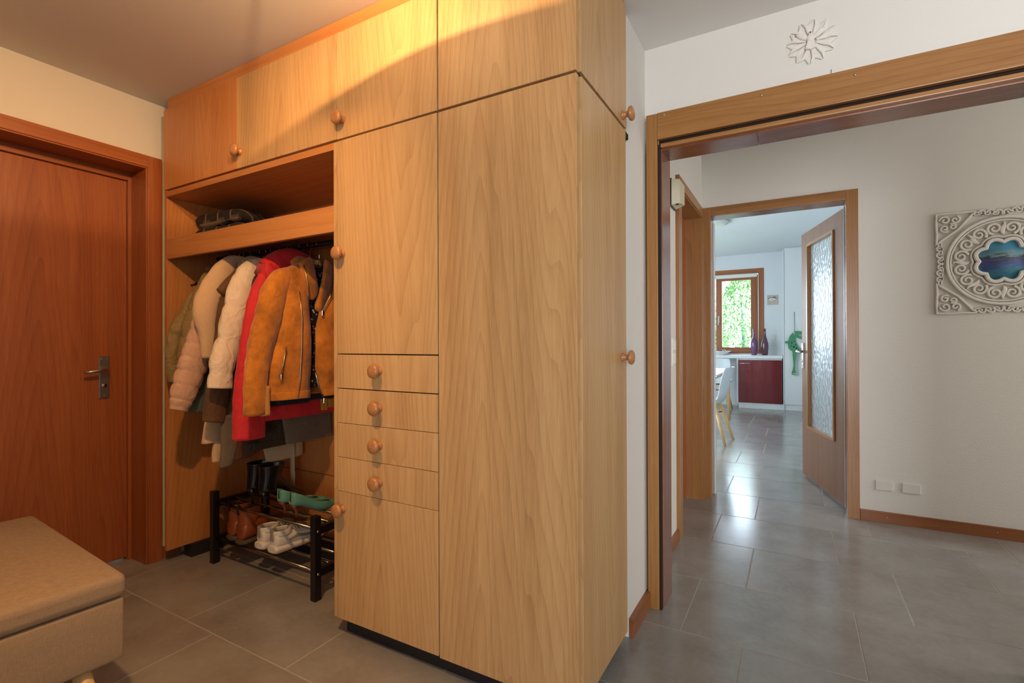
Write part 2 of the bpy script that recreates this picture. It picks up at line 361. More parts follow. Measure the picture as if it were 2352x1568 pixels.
def lever(parent, cx, cy, cz, plate_h, plate_w, out, along, ln, mat, lockz):
    """plate on a face with outward normal `out`, lever pointing `along`"""
    out = Vector(out); along = Vector(along); c = Vector((cx, cy, cz)); up = Vector((0, 0, 1))
    m = MB()
    ring = []
    for d, w in ((0, 1.0), (.006, 1.0), (.009, .86)):
        ring.append([c + out * d + along * (sx * plate_w / 2 * w) + up * (sz * (plate_h / 2 - (1 - w) * .02)) for sx, sz in ((-1, -1), (1, -1), (1, 1), (-1, 1))])
    m.loft(ring, smooth=False); pl = obj('door_handle_plate', m, mat, parent)
    h = c + up * (plate_h * .17)
    m = MB(); m.tube([h + out * .006, h + out * .035, h + out * .052 + along * .012, h + out * .055 + along * .04, h + out * .055 + along * (ln * .7) - up * .004, h + out * .05 + along * ln - up * .008], [.012, .011, .0115, .010, .008, .006], 12)
    obj('door_lever', m, mat, pl)
    k = c - up * (plate_h * .2)
    m = MB(); m.tube([k + out * .006, k + out * .014], [.011, .0105], 14); m.box(k.x - .004 + out.x * .016, k.x + .004 + out.x * .016, k.y - .004 + out.y * .016, k.y + .004 + out.y * .016, k.z - .007, k.z + .007)
    obj('lock_cylinder', m, M['chrome'], pl)
    for sx, sz in ((0, -1), (-.3, 1), (.3, 1)):
        q = c + up * (sz * (plate_h / 2 - .014)) + along * (sx * plate_w)
        m = MB(); m.tube([q + out * .007, q + out * .011], .0035, 8); obj('screw', m, M['chrome'], pl)
lever(leaf, -3.08, 1.183, .967, .215, .044, (1, 0, 0), (0, -1, 0), .10, M['steel'], 0)

# ------------------------------------------------------------------ wide opening (trim_1)
t1 = empty('trim_1', (0.0, 2.15, 0), label='wide brown wooden door frame with deep lintel opening into the hall', cat='door frame', kind='structure')
boxo('jamb_casing', (-0.555, -0.508, 2.143, 2.165, 0, 2.107), M['oak_v'], t1, 0.002)
boxo('jamb_casing', (0.674, 0.735, 2.143, 2.165, 0, 2.107), M['oak_v'], t1, 0.002)
boxo('jamb_casing', (-0.555, -0.508, 2.30, 2.322, 0, 2.0), M['oak_v'], t1, 0.002)
lb = boxo('lintel_board', (-0.507, 0.735, 2.138, 2.160, 1.994, 2.106), M['oak_h'], t1, 0.002)
boxo('lintel_groove', (-0.507, 0.66, 2.168, 2.20, 1.972, 2.0), M['shadowgap'], t1)
boxo('lintel_rail', (-0.497, 0.672, 2.150, 2.172, 1.962, 1.979), M['oak_h'], t1, 0.003)
boxo('soffit', (-0.497, -0.13, 2.172, 2.312, 1.955, 1.972), M['walnut_h'], t1, 0.001)
boxo('soffit', (-0.129, 0.672, 2.172, 2.312, 1.955, 1.972), M['walnut_h'], t1, 0.001)
boxo('jamb_groove', (-0.508, -0.499, 2.150, 2.175, 0, 1.975), M['shadowgap'], t1)
boxo('jamb_lining', (-0.565, -0.495, 2.172, 2.330, 0, 1.957), M['walnut_v'], t1, 0.002)
boxo('jamb_lining', (0.676, 0.72, 2.172, 2.330, 0, 1.957), M['walnut_v'], t1, 0.002)
for x, z in ((-.478, 2.093), (-.111, 2.083), (.187, 2.082)):
    m = MB(); m.lathe([(.0001, .002), (.0045, .0016), (.0048, -.002)], (x, 2.138, z), '-y', 14); obj('screw', m, M['steel'], lb)
m = MB(); m.tube([(.117, 2.164, 2.105), (.117, 2.160, 2.130)], .0012, 6)
obj('nail', m, M['steel'], None, label='thin nail sticking up from the wall above the lintel board', cat='nail')

# ------------------------------------------------------------------ side door (door_2) and kitchen door (door_3)
d2e = empty('door_2', (-0.60, 3.43, 0), label='brown side door set deep in its oak frame next to the kitchen doorway', cat='door', kind='structure')
boxo('jamb_casing', (-0.60, -0.578, 2.958, 3.035, 0, 2.10), M['oak_vy'], d2e, 0.002)
boxo('jamb_casing', (-0.60, -0.578, 3.805, 3.870, 0, 2.10), M['oak_vy'], d2e, 0.002)
boxo('head_casing', (-0.60, -0.578, 3.035, 3.805, 2.04, 2.10), M['oak_hy'], d2e, 0.002)
boxo('jamb_lining', (-0.74, -0.585, 3.022, 3.04, 0, 2.04), M['oak_v'], d2e, 0.002)
boxo('jamb_lining', (-0.74, -0.585, 3.795, 3.83, 0, 2.04), M['oak_v'], d2e, 0.002)
boxo('head_lining', (-0.74, -0.585, 3.04, 3.795, 2.032, 2.06), M['oak_hy'], d2e, 0.002)
lf2 = boxo('door_leaf', (-0.74, -0.70, 3.04, 3.795, 0.01, 2.032), M['door_wood'], d2e, 0.002)
lever(lf2, -0.70, 3.14, 1.03, .2, .04, (1, 0, 0), (0, 1, 0), .11, M['steel'], 0)

d3e = empty('door_3', (-0.13, 3.88, 0), label='open brown kitchen door with textured glass pane in oak frame', cat='door', kind='structure')
boxo('jamb_casing', (-0.608, -0.537, 3.868, 3.885, 0, 2.118), M['oak_v'], d3e, 0.002)
boxo('jamb_casing', (0.285, 0.350, 3.868, 3.885, 0, 2.118), M['oak_v'], d3e, 0.002)
boxo('head_casing', (-0.537, 0.285, 3.868, 3.885, 2.055, 2.118), M['oak_h'], d3e, 0.002)
boxo('jamb_lining', (-0.575, -0.537, 3.885, 4.03, 0, 2.055), M['walnut_v'], d3e, 0.002)
boxo('jamb_lining', (0.285, 0.320, 3.885, 4.03, 0, 2.055), M['walnut_v'], d3e, 0.002)
boxo('head_lining', (-0.575, 0.320, 3.885, 4.03, 2.055, 2.085), M['walnut_h'], d3e, 0.002)
boxo('jamb_seal', (-0.537, -0.527, 4.0, 4.03, 0, 2.03), M['white_plastic'], d3e, 0.002)
boxo('strike_plate', (0.2815, 0.285, 3.99, 4.03, 0.02, 2.04), M['steel'], d3e, 0.001)
# leaf modelled along local s (hinge -> free edge), t = towards kitchen side, z up, then swung open
hinge = Vector((0.283, 4.065, 0)); free = Vector((0.045, 4.925, 0)); ds = (free - hinge); LW = ds.length; ds.normalize(); dt = Vector((ds.y, -ds.x, 0))
def dp(s, tt, z): return hinge + ds * s + dt * tt + Vector((0, 0, z))
def dbox(m, s0, s1, t0, t1, z0, z1):
    c = [dp(s, tt, z) for z in (z0, z1) for s, tt in ((s0, t0), (s1, t0), (s1, t1), (s0, t1))]
    m.add(c, [(0, 3, 2, 1), (4, 5, 6, 7), (0, 1, 5, 4), (1, 2, 6, 5), (2, 3, 7, 6), (3, 0, 4, 7)])
A0, A1, Z0, Z1 = .165, .735, .43, 1.935
m = MB(); dbox(m, 0, A0, 0, .04, .018, 2.045); dbox(m, A1, LW, 0, .04, .018, 2.045); dbox(m, A0, A1, 0, .04, .018, Z0); dbox(m, A0, A1, 0, .04, Z1, 2.045)
leaf3 = obj('door_leaf', m, M['walnut'], d3e)
for s0, s1, z0, z1 in ((A0 - .004, A0 + .018, Z0, Z1), (A1 - .018, A1 + .004, Z0, Z1)):
    m = MB(); dbox(m, s0, s1, -.012, .03, z0, z1); obj('glazing_bead', m, M['oak_vy'], leaf3)
for z0, z1 in ((Z0 - .004, Z0 + .018), (Z1 - .018, Z1 + .004)):
    m = MB(); dbox(m, A0 + .018, A1 - .018, -.012, .03, z0, z1); obj('glazing_bead', m, M['oak_hy'], leaf3)
g = NT('hammered_glass'); g.p.inputs['Base Color'].default_value = (.93, .97, 1, 1); g.p.inputs['Roughness'].default_value = 0.22; g.p.inputs['Transmission Weight'].default_value = 0.94; g.p.inputs['IOR'].default_value = 1.45
vo = g.n('ShaderNodeTexVoronoi', i_Scale=38.0); vo.feature = 'SMOOTH_F1'
nz = g.n('ShaderNodeTexNoise', i_Scale=9.0, i_Detail=2.0); raw = g.mapped((1, 1, .75)); g.l(raw, nz.inputs['Vector'])
mxv = g.n('ShaderNodeMixRGB'); mxv.blend_type = 'ADD'; mxv.inputs[0].default_value = 0.05; g.l(raw, mxv.inputs[1]); g.l(nz.outputs['Color'], mxv.inputs[2]); g.l(mxv.outputs[0], vo.inputs['Vector'])
g.bump(vo.outputs['Distance'], 0.8, 0.006); M['hammered'] = g.m
m = MB(); dbox(m, A0 + .016, A1 - .016, .012, .018, Z0 + .016, Z1 - .016); obj('glass_pane', m, M['hammered'], leaf3)
pl = dp(LW - .035, 0, 1.02)
lever(leaf3, pl.x, pl.y, pl.z, .215, .042, tuple(-dt), tuple(ds * -1 + dt * 0), -.0 + .11, M['steel'], 0)
pl2 = dp(LW - .035, .04, 1.02)
lever(leaf3, pl2.x, pl2.y, pl2.z, .215, .042, tuple(dt), tuple(-ds), .11, M['steel'], 0)

# ------------------------------------------------------------------ built-in wardrobe
WF = 1.35; T = 0.019; XA, XB, XC, XD, XE = -2.845, -2.203, -1.553, -1.059, -0.549
ZB, ZG, ZT = 0.068, 1.925, 2.345
wd = empty('wardrobe', (-1.7, 1.62, 0), label='honey-coloured built-in wardrobe with coat niche, drawers and turned wooden knobs', cat='wardrobe')
def knob_mesh():
    m = MB(); K_ = 1.28; m.lathe([(r_ * K_, h_ * K_) for r_, h_ in ((.0001, -.001), (.0125, -.001), (.0125, .003), (.0095, .006), (.0075, .011), (.009, .016), (.0185, .020), (.0205, .024), (.020, .028), (.016, .0315), (.009, .0335), (.0001, .034))], (0, 0, 0), '-y', 22); return m
KN = []
def knob(parent, loc, side=False):
    if not KN:
        me_o = obj('knob', knob_mesh(), M['beech'], parent, (0, 0, 0)); place(me_o, parent, loc); KN.append(me_o); o = me_o
    else: o = inst('knob', KN[0], parent, loc)
    if side: o.rotation_euler = (0, 0, PI / 2)
    return o
def front(name, x0, x1, z0, z1, kn=None, left_gap=.0015, mat='veneer'):
    m = MB(); m.box(x0 + left_gap, x1 - .0025, WF, WF + T, z0, z1, bev=.0012, seg=1); o = obj(name, m, M[mat], wd)
    if kn: knob(o, (kn[0], WF, kn[1]))
    return o
# upper doors
front('door', XA, XB, ZG + .006, ZT, mat='veneer_red'); front('door', XB, XC, ZG + .006, ZT, (-2.18, 2.003), .0005)
front('door', XC, XD, ZG + .004, ZT, (-1.521, 1.999), .0008); front('door', XD, XE, ZG + .004, ZT, None, .003)
# mid column and tall door
zs = [ZB + .002, .5634, .6952, .8278, .962, 1.0945, ZG - .003]
front('door', XC, XD, zs[0], zs[1] - .001, (-1.523, .497))
for i, kz in ((1, .624), (2, .760), (3, .897), (4, 1.0326)):
    m = MB(); gp = .003 if i >= 3 else .0012
    m.box(XC + .0015, XD - .0025, WF, WF + T, zs[i] + .0006, zs[i + 1] - gp, bev=.001, seg=1); o = obj('drawer', m, M['veneer'], wd); knob(o, (-1.331, WF, kz))
front('door', XC, XD, zs[5] + .001, zs[6], (-1.5225, 1.481))
front('door', XD, XE, ZB - .002, ZG - .004, None, .003)
# side doors facing the corridor wall
XS = -0.545
m = MB(); m.box(XS - T, XS, WF + .024, 1.812, ZB, ZG - .006, bev=.0012, seg=1); o = obj('side_door', m, M['veneer_side'], wd); knob(o, (XS, 1.764, 1.081), True)
m = MB(); m.box(XS - T, XS, WF + .0205, 1.822, ZG + .006, ZT + .04, bev=.0012, seg=1); o = obj('side_door', m, M['veneer_side'], wd); knob(o, (XS, 1.776, 1.962), True)
# carcass
boxo('side_panel', (XA, XA + .022, WF + .004, 1.88, ZB, ZG + .004), M['veneer_red_side'], wd, .001)
boxo('side_panel', (-1.571, XC - .0008, WF, 1.88, ZB + .004, ZG - .004), M['veneer_side'], wd, .001)
boxo('side_panel', (XA, XA + .022, WF + T, 1.88, ZG + .006, ZT), M['veneer_side'], wd, .001)
boxo('partition', (XD - .010, XD + .008, WF + T + .006, 1.82, ZB, ZT), M['shadowgap'], wd)
boxo('end_panel', (XS - T - .018, XS - T - .001, WF + T + .004, 1.822, ZB, ZT), M['shadowgap'], wd)
boxo('deck', (XA, XE - .006, WF + T + .006, 1.88, ZG - .014, ZG + .006), M['shadowgap'], wd)
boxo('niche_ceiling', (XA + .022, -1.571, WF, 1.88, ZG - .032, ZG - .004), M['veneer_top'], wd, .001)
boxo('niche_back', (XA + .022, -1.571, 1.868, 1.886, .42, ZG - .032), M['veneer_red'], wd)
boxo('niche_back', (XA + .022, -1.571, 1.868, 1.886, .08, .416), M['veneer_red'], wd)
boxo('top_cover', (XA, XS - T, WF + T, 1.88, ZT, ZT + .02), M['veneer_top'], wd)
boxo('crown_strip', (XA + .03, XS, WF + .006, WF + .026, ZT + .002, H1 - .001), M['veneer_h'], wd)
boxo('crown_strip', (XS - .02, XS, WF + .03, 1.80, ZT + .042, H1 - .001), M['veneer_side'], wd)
boxo('shelf_fascia', (XA + .022, -1.571, WF + .004, WF + .024, 1.574, 1.677), M['veneer_h'], wd, .0015)
boxo('shelf_board', (XA + .022, -1.571, WF + .024, 1.868, 1.655, 1.674), M['veneer_top'], wd)
boxo('plinth', (-1.548, -0.60, 1.392, 1.41, 0, ZB), M['plinth'], wd)
boxo('plinth', (-1.548, -1.53, 1.41, 1.88, 0, ZB + .004), M['plinth'], wd)
boxo('plinth', (-2.868, -2.80, 1.462, 1.88, 0, ZB), M['plinth'], wd)
boxo('plinth', (-2.80, -1.548, 1.80, 1.86, 0, ZB + .01), M['plinth'], wd)
boxo('plinth', (-0.64, -0.60, 1.41, 1.82, 0, ZB), M['plinth'], wd)
m = MB(); m.tube([(XA + .022, 1.62, 1.612), (-1.571, 1.62, 1.612)], .0125, 14); rod = obj('hanging_rail', m, M['black'], wd)
boxo('rail_bracket', (-1.80, -1.575, 1.602, 1.638, 1.600, 1.624), M['cream_plastic'], wd, .004)

# folded plaid blanket on the hat shelf
t = NT('plaid_wool'); t.p.inputs['Roughness'].default_value = .95
sp = t.n('ShaderNodeSeparateXYZ'); t.l(t.mapped((1, 1, 1)), sp.inputs[0])
def stripe(out, f, w, ph=0.0):
    return t.math('LESS_THAN', t.math('FRACT', t.math('ADD', t.math('MULTIPLY', out, f), ph)), w)
su = t.math('ADD', sp.outputs[1], sp.outputs[2])
a_ = t.math('MAXIMUM', stripe(sp.outputs[0], 9, .09), stripe(su, 14, .11, .3)); b_ = t.math('MAXIMUM', stripe(sp.outputs[0], 8, .45, .5), stripe(su, 11, .45, .6))
col_ = t.n('ShaderNodeMixRGB'); col_.inputs[1].default_value = srgb(88, 76, 62); col_.inputs[2].default_value = srgb(44, 38, 34); t.l(b_, col_.inputs[0])
col2 = t.n('ShaderNodeMixRGB'); col2.inputs[2].default_value = srgb(132, 112, 88); t.l(a_, col2.inputs[0]); t.l(col_.outputs[0], col2.inputs[1]); t.l(col2.outputs[0], t.p.inputs['Base Color'])
M['plaid'] = t.m
bl = empty('folded_blanket', (-2.60, 1.58, 1.674), label='folded dark plaid blanket on the hat shelf', cat='blanket')
for k, (z0, z1, dx) in enumerate(((1.675, 1.752, 0), (1.750, 1.838, .006))):
    rings = []
    for i in range(34):
        u = i / 33; xx = -2.80 + dx + u * .40; ed = min(1, min(u, 1 - u) * 9); hz = (z1 - z0) / 2 * (.35 + .65 * ed ** .5) - (.012 * u if k else 0); zc = (z0 + z1) / 2 - (.010 * u if k else 0)
        rings.append([(xx, 1.62 + (.145 - .006 * k) * math.copysign(abs(math.cos(q)) ** .3, math.cos(q)), zc + hz * math.copysign(abs(math.sin(q)) ** .5, math.sin(q)) + .004 * math.sin(7 * u + 3 * k)) for q in [2 * PI * j / 24 for j in range(24)]])
    m = MB(); m.loft(rings); obj('fold', m, M['plaid'], bl)
# ------------------------------------------------------------------ garments on hangers
M['suede'] = fabric('tan_suede', srgb(190, 114, 36), 0.40, 11, 0.9, 0.3, 0, 0.3, crease=.35)
M['suede_lite'] = fabric('light_tan_suede', srgb(206, 140, 58), 0.12, 12, 0.9, 0.2, 0, 0.3)
M['red'] = fabric('red_rain_fabric', srgb(206, 44, 48), 0.14, 10, 0.65, 0.2, crease=0.5)
M['yellow'] = fabric('mustard_lining', srgb(196, 142, 50), 0.1, 20)
M['creamp'] = fabric('cream_puffer_nylon', srgb(232, 208, 178), 0.06, 12, 0.6, 0.3, crease=0.6)
M['pinkq'] = fabric('dusty_pink_quilted_nylon', srgb(204, 160, 132), 0.10, 14, 0.5, 0.3, crease=0.5)
M['olive'] = fabric('olive_puffer_nylon', srgb(142, 118, 74), 0.14, 14, 0.5, 0.4, crease=0.8)
M['beigew'] = fabric('beige_wool', srgb(214, 176, 136), 0.08, 120, 0.95, 0.3, 0.4, 0.3)
M['brownc'] = fabric('brown_waxed_cotton', srgb(98, 66, 42), 0.2, 12, 0.7, 0.3, crease=0.5)
M['taupec'] = fabric('taupe_cotton', srgb(112, 98, 82), 0.12, 12, 0.85, 0.2, crease=0.3)
M['darkc'] = fabric('dark_brown_nylon', srgb(62, 48, 36), 0.25, 9, 0.6, 0.4, crease=0.8)
M['ivory'] = fabric('ivory_knit', srgb(206, 184, 148), 0.06, 60, 0.95, 0.2, 0.3)
M['bluec'] = fabric('pale_blue_denim', srgb(130, 150, 152), 0.12, 30, 0.9, 0.2)
M['tealc'] = fabric('dark_teal_knit', srgb(86, 94, 84), 0.12, 30, 0.9, 0.2)
M['navy'] = fabric('navy_padded_nylon', srgb(38, 40, 50), 0.15, 20, 0.6, 0.3, crease=0.6)
t = NT('floral_lining'); t.p.inputs['Roughness'].default_value = .6
vv = t.n('ShaderNodeTexVoronoi', i_Scale=75.0); t.l(t.mapped((1, 1, 1)), vv.inputs['Vector'])
fl_ = t.math('LESS_THAN', vv.outputs['Distance'], .42); hs = t.n('ShaderNodeSeparateColor'); t.l(vv.outputs['Color'], hs.inputs[0])
cr = t.ramp(hs.outputs[0], [(0.0, srgb(30, 26, 30)), (.35, srgb(150, 74, 62)), (.6, srgb(70, 72, 96)), (.85, srgb(196, 170, 140))])
cr.node.color_ramp.interpolation = 'CONSTANT'
mx_ = t.n('ShaderNodeMixRGB'); mx_.inputs[1].default_value = srgb(26, 22, 24); t.l(fl_, mx_.inputs[0]); t.l(cr, mx_.inputs[2]); t.l(mx_.outputs[0], t.p.inputs['Base Color']); M['floral'] = t.m

def body(mb, X, rows_, n=44, seg=48, e=.62, wr=.004, wf=26, quilt=None, qd=.18, th0=0.0, th1=2 * PI, gap=None, ph=0.0):
    """hanging garment trunk: rows (z, yL, yR, half thickness); shoulders run along Y, front faces +X"""
    rr = catmull(rows_, n); rings = []
    for i, (z, yl, yr, b) in enumerate(rr):
        a = (yr - yl) / 2; yc = (yl + yr) / 2; q = 1.0
        if quilt:
            d = (z / quilt) % 1.0; d = min(d, 1 - d); q = 1 - qd * (.55 * math.exp(-(d / .07) ** 2) + .45 * math.exp(-(d / .22) ** 2))
        ring = []; g_ = gap(z) if gap else None
        for k in range(seg + (1 if gap else 0)):
            if gap:
                sf = lambda yy: math.asin(max(-1, min(1, math.copysign((abs(yy - yc) / a) ** (1 / e), yy - yc))))
                t0, t1 = sf(g_[1]), 2 * PI + sf(g_[0]); th = t0 + (t1 - t0) * k / seg
            else: th = 2 * PI * k / seg
            c, s_ = math.cos(th), math.sin(th)
            bb_ = b * q + wr * math.sin(wf * (yc + a * s_) + ph + 3 * math.sin(z * 7 + ph)) * min(1, (rr[0][0] - z) / .18)
            x = X + math.copysign(abs(c) ** .75, c) * bb_; y = yc + a * (1 - (1 - q) * .25) * math.copysign(abs(s_) ** e, s_)
            ring.append((x, y, z))
        rings.append(ring)
    mb.loft(rings, closed=not gap, cap=False)
def sleeve(mb, X, pts, th=.62, n=40, seg=22, quilt=None, qd=.2, wr=.0025, ph=0.0, cap=True):
    """pts: (y, z, half width[, x offset])"""
    P = catmull([p if len(p) == 4 else (*p, 0.0) for p in pts], n); rings = []; L = 0
    for i, (y, z, w, dx) in enumerate(P):
        y0, z0 = P[max(i - 1, 0)][:2]; y1, z1 = P[min(i + 1, n - 1)][:2]; ty, tz = y1 - y0, z1 - z0; l = math.hypot(ty, tz) or 1; ny, nz = -tz / l, ty / l
        if i: L += math.hypot(y - P[i - 1][0], z - P[i - 1][1])
        q = 1.0
        if quilt:
            d = (L / quilt) % 1.0; d = min(d, 1 - d); q = 1 - qd * (.55 * math.exp(-(d / .07) ** 2) + .45 * math.exp(-(d / .22) ** 2))
        ring = []
        for k in range(seg):
            a = 2 * PI * k / seg; r = w * q + wr * math.sin(5 * a + L * 45 + ph) * math.sin(L * 31 + ph)
            ring.append((X + dx + math.sin(a) * r * th, y + ny * math.cos(a) * r, z + nz * math.cos(a) * r))
        rings.append(ring)
    mb.loft(rings, cap=cap)
def solid(o, th, off=0.0):
    md = o.modifiers.new('thickness', 'SOLIDIFY'); md.thickness = th; md.offset = off
RZ, RY = 1.612, 1.62      # hanging rail
def hanger(X, zsh, label, mat, half=.19):
    h = empty('coat_hanger', (X, RY, zsh - .06), label=label, cat='hanger', group='hangers on the wardrobe rail')
    m = MB(); pts = [(X, RY, zsh)]
    for k in range(12):
        a = -PI / 2 + (k / 11) * 1.35 * PI; pts.append((X, RY + .016 * math.cos(a), RZ + .0 + .016 * math.sin(a) + .002))
    m.tube([(X, RY, zsh - .01), (X, RY, RZ - .03)] + [(X, RY + .016 * math.sin(a), RZ + .001 - .016 * math.cos(a)) for a in [0.5 + 4.6 * k / 12 for k in range(13)]], .0018, 8)
    obj('hook', m, M['chrome'], h)
    m = MB(); m.tube([(X, RY + half * s, zsh - .055 * abs(s) ** 1.6) for s in [-1 + k / 8 for k in range(17)]], [.006 + .006 * (1 - abs(-1 + k / 8)) for k in range(17)], 10, flat=.7)
    obj('shoulder_bar', m, mat, h); return h
CG = 'coats hanging in the wardrobe niche'
def coat(name, X, label, cat='coat'): return empty(name, (X, RY, .6), label=label, cat=cat, group=CG)
def gpart(name, par, mat, fn, *a, th=.003, **k):
    m = MB(); fn(m, *a, **k); o = obj(name, m, mat, par)
    if fn is body: solid(o, th)
    return o
HW = M['light_wood']
# 1 tan suede jacket, nearest the drawers
X = -1.985
c = coat('suede_jacket', X, 'short tan suede biker jacket with silver zips, hanging beside the drawers', 'jacket')
def gap_s(z):
    v = max(0, min(1, (z - 1.20) / .28)); w = max(0, (1.02 - z) / .13)
    return (1.532 - .02 * v - .008 * w, 1.556 + .085 * v + .042 * w)
bs = [(1.508, 1.515, 1.725, .026), (1.478, 1.452, 1.79, .034), (1.435, 1.39, 1.85, .040), (1.36, 1.385, 1.855, .048), (1.2, 1.385, 1.85, .052), (1.05, 1.352, 1.875, .052), (.97, 1.348, 1.88, .05), (.893, 1.35, 1.88, .05)]
gpart('jacket_body', c, M['suede'], body, X, bs, gap=gap_s, wr=.004, wf=22, th=.006)
gpart('lining', c, M['floral'], body, X - .004, [(z, yl + .012, yr - .012, b * .55) for z, yl, yr, b in bs[:-1]] + [(.93, 1.37, 1.86, .025)], wr=.001)
gpart('hem_band', c, M['suede'], body, X, [(.922, 1.346, 1.883, .0545), (.905, 1.345, 1.884, .056), (.888, 1.347, 1.882, .0545)], n=8, gap=lambda z: (1.523, 1.600), wr=0, th=.004)
gpart('sleeve', c, M['suede'], sleeve, X + .012, [(1.455, 1.462, .020), (1.412, 1.425, .045), (1.376, 1.36, .058), (1.348, 1.26, .060), (1.318, 1.16, .058), (1.298, 1.06, .053), (1.287, .96, .05), (1.287, .835, .05)], th=.55, wr=.0035)
gpart('sleeve', c, M['suede'], sleeve, X - .02, [(1.83, 1.425, .045), (1.868, 1.3, .058), (1.885, 1.1, .05), (1.87, .9, .045)], th=.5)
gpart('cuff', c, M['suede_lite'], sleeve, X + .026, [(1.322, .955, .019), (1.320, .89, .021), (1.322, .83, .021)], th=.6, n=10)
def panel(name, par, mat, X, pts, d=.012, n=4, sub=None):
    P_ = catmull(pts + [pts[0]], len(pts) * n)[:-1]; cy = sum(p[0] for p in P_) / len(P_); cz_ = sum(p[1] for p in P_) / len(P_)
    m = MB(); m.loft([[(X + dd, cy + (y - cy) * k_, cz_ + (z - cz_) * k_) for y, z in P_] for dd, k_ in ((0, .97), (d * .5, 1.0), (d, .93))], smooth=True); return obj(name, m, mat, par)
panel('collar', c, M['suede'], X + .036, [(1.478, 1.500), (1.505, 1.522), (1.541, 1.527), (1.560, 1.45), (1.574, 1.382), (1.552, 1.338), (1.516, 1.350), (1.498, 1.42)], .018)
panel('collar', c, M['suede'], X + .036, [(1.618, 1.535), (1.640, 1.528), (1.657, 1.500), (1.645, 1.40), (1.612, 1.33), (1.584, 1.283), (1.562, 1.300), (1.578, 1.365), (1.602, 1.43)], .018)
gpart('collar', c, M['suede'], sleeve, X - .034, [(1.50, 1.50, .02), (1.53, 1.515, .026), (1.57, 1.512, .03), (1.62, 1.515, .026), (1.645, 1.505, .02)], th=.5, n=20)
def zipper(par, pts, r=.0028, pull=True):
    m = MB(); m.tube(pts, r, 8); z_ = obj('zip', m, M['steel'], par)
    if pull:
        p = Vector(pts[-1]); m = MB(); m.box(p.x - .003, p.x + .004, p.y - .004, p.y + .004, p.z - .02, p.z + .004, bev=.001, seg=1); obj('zip_pull', m, M['chrome'], z_)
fx = X + .056
zipper(c, [(fx - .004, 1.470, 1.37), (fx + .003, 1.478, 1.25), (fx + .004, 1.474, 1.1), (fx + .002, 1.468, .98), (fx - .002, 1.462, .892)], .0022, False)
zipper(c, [(fx, 1.399, 1.119), (fx, 1.386, 1.05), (fx, 1.375, 1.0)])
zipper(c, [(fx + .006, 1.515, 1.345), (fx + .006, 1.506, 1.41), (fx + .003, 1.487, 1.49)], .0025, False)
zipper(c, [(fx + .002, 1.66, 1.49), (fx + .006, 1.632, 1.36), (fx + .006, 1.585, 1.285)], .0026)
zipper(c, [(fx - .006, 1.556, 1.0), (fx - .004, 1.573, .93), (fx - .002, 1.60, .875)], .0026)
m = MB(); m.box(X - .012, X - .010, 1.545, 1.585, 1.42, 1.455); obj('neck_label', m, M['black'], c)
hs1 = hanger(X - .002, 1.505, 'pale wooden coat hanger inside the tan suede jacket', HW, .2)
panel('neck_block', hs1, HW, X - .014, [(1.572, 1.440), (1.578, 1.500), (1.598, 1.532), (1.622, 1.532), (1.640, 1.500), (1.646, 1.44), (1.625, 1.468), (1.608, 1.476), (1.590, 1.466)], .02)
# 2 navy padded waistcoat below it
X = -2.052
c = coat('padded_waistcoat', X, 'navy padded waistcoat whose hem peeks out below the tan suede jacket', 'waistcoat')
gpart('waistcoat_body', c, M['navy'], body, X, [(1.46, 1.5, 1.74, .01), (1.42, 1.42, 1.82, .014), (1.2, 1.42, 1.82, .014), (1.0, 1.39, 1.84, .016), (.862, 1.372, 1.85, .018)], quilt=.085, qd=.3)
gpart('hem_band', c, M['navy'], body, X + .01, [(.89, 1.375, 1.60, .016), (.855, 1.37, 1.605, .02)], n=6)
hanger(X, 1.465, 'dark coat hanger carrying the navy waistcoat', M['black'])
# 3 red parka
X = -2.115
c = coat('red_parka', X, 'bright red hooded rain parka with mustard pocket lining', 'parka')
gpart('parka_body', c, M['red'], body, X, [(1.50, 1.47, 1.77, .024), (1.46, 1.41, 1.83, .034), (1.3, 1.40, 1.84, .04), (1.05, 1.38, 1.86, .04), (.90, 1.365, 1.868, .042), (.785, 1.36, 1.868, .044)], wr=.006)
gpart('sleeve', c, M['red'], sleeve, X + .006, [(1.435, 1.44, .045), (1.405, 1.34, .058), (1.378, 1.2, .062), (1.358, 1.05, .066), (1.346, .9, .07), (1.344, .715, .073)], th=.36)
gpart('sleeve', c, M['red'], sleeve, X, [(1.82, 1.44, .04), (1.865, 1.25, .05), (1.86, .85, .048)], th=.4)
m = MB()
rings = []
for i in range(20):
    u = i / 19; yy = 1.415 + .36 * u; rr_ = .035 + .075 * math.sin(PI * min(1, u * 1.05 + .02)) ** .7
    rings.append([(X - .005 + .052 * math.cos(q), yy + .01 * math.sin(3 * q), 1.475 + .035 * math.sin(PI * min(1, u * 1.1)) + rr_ * .78 * math.sin(q)) for q in [2 * PI * k / 18 for k in range(18)]])
m.loft(rings); obj('hood', m, M['red'], c)
gpart('hood_flap', c, M['red'], sleeve, X + .035, [(1.418, 1.50, .018), (1.43, 1.455, .03), (1.445, 1.41, .022), (1.43, 1.38, .008)], th=.4, n=18)
m = MB(); m.box(X + .036, X + .050, 1.70, 1.735, .80, .86, bev=.003); m.box(X + .036, X + .050, 1.742, 1.80, .81, .855, bev=.003); obj('pocket_lining', m, M['yellow'], c)
hanger(X, 1.47, 'thin metal coat hanger holding the red parka', M['chrome'])
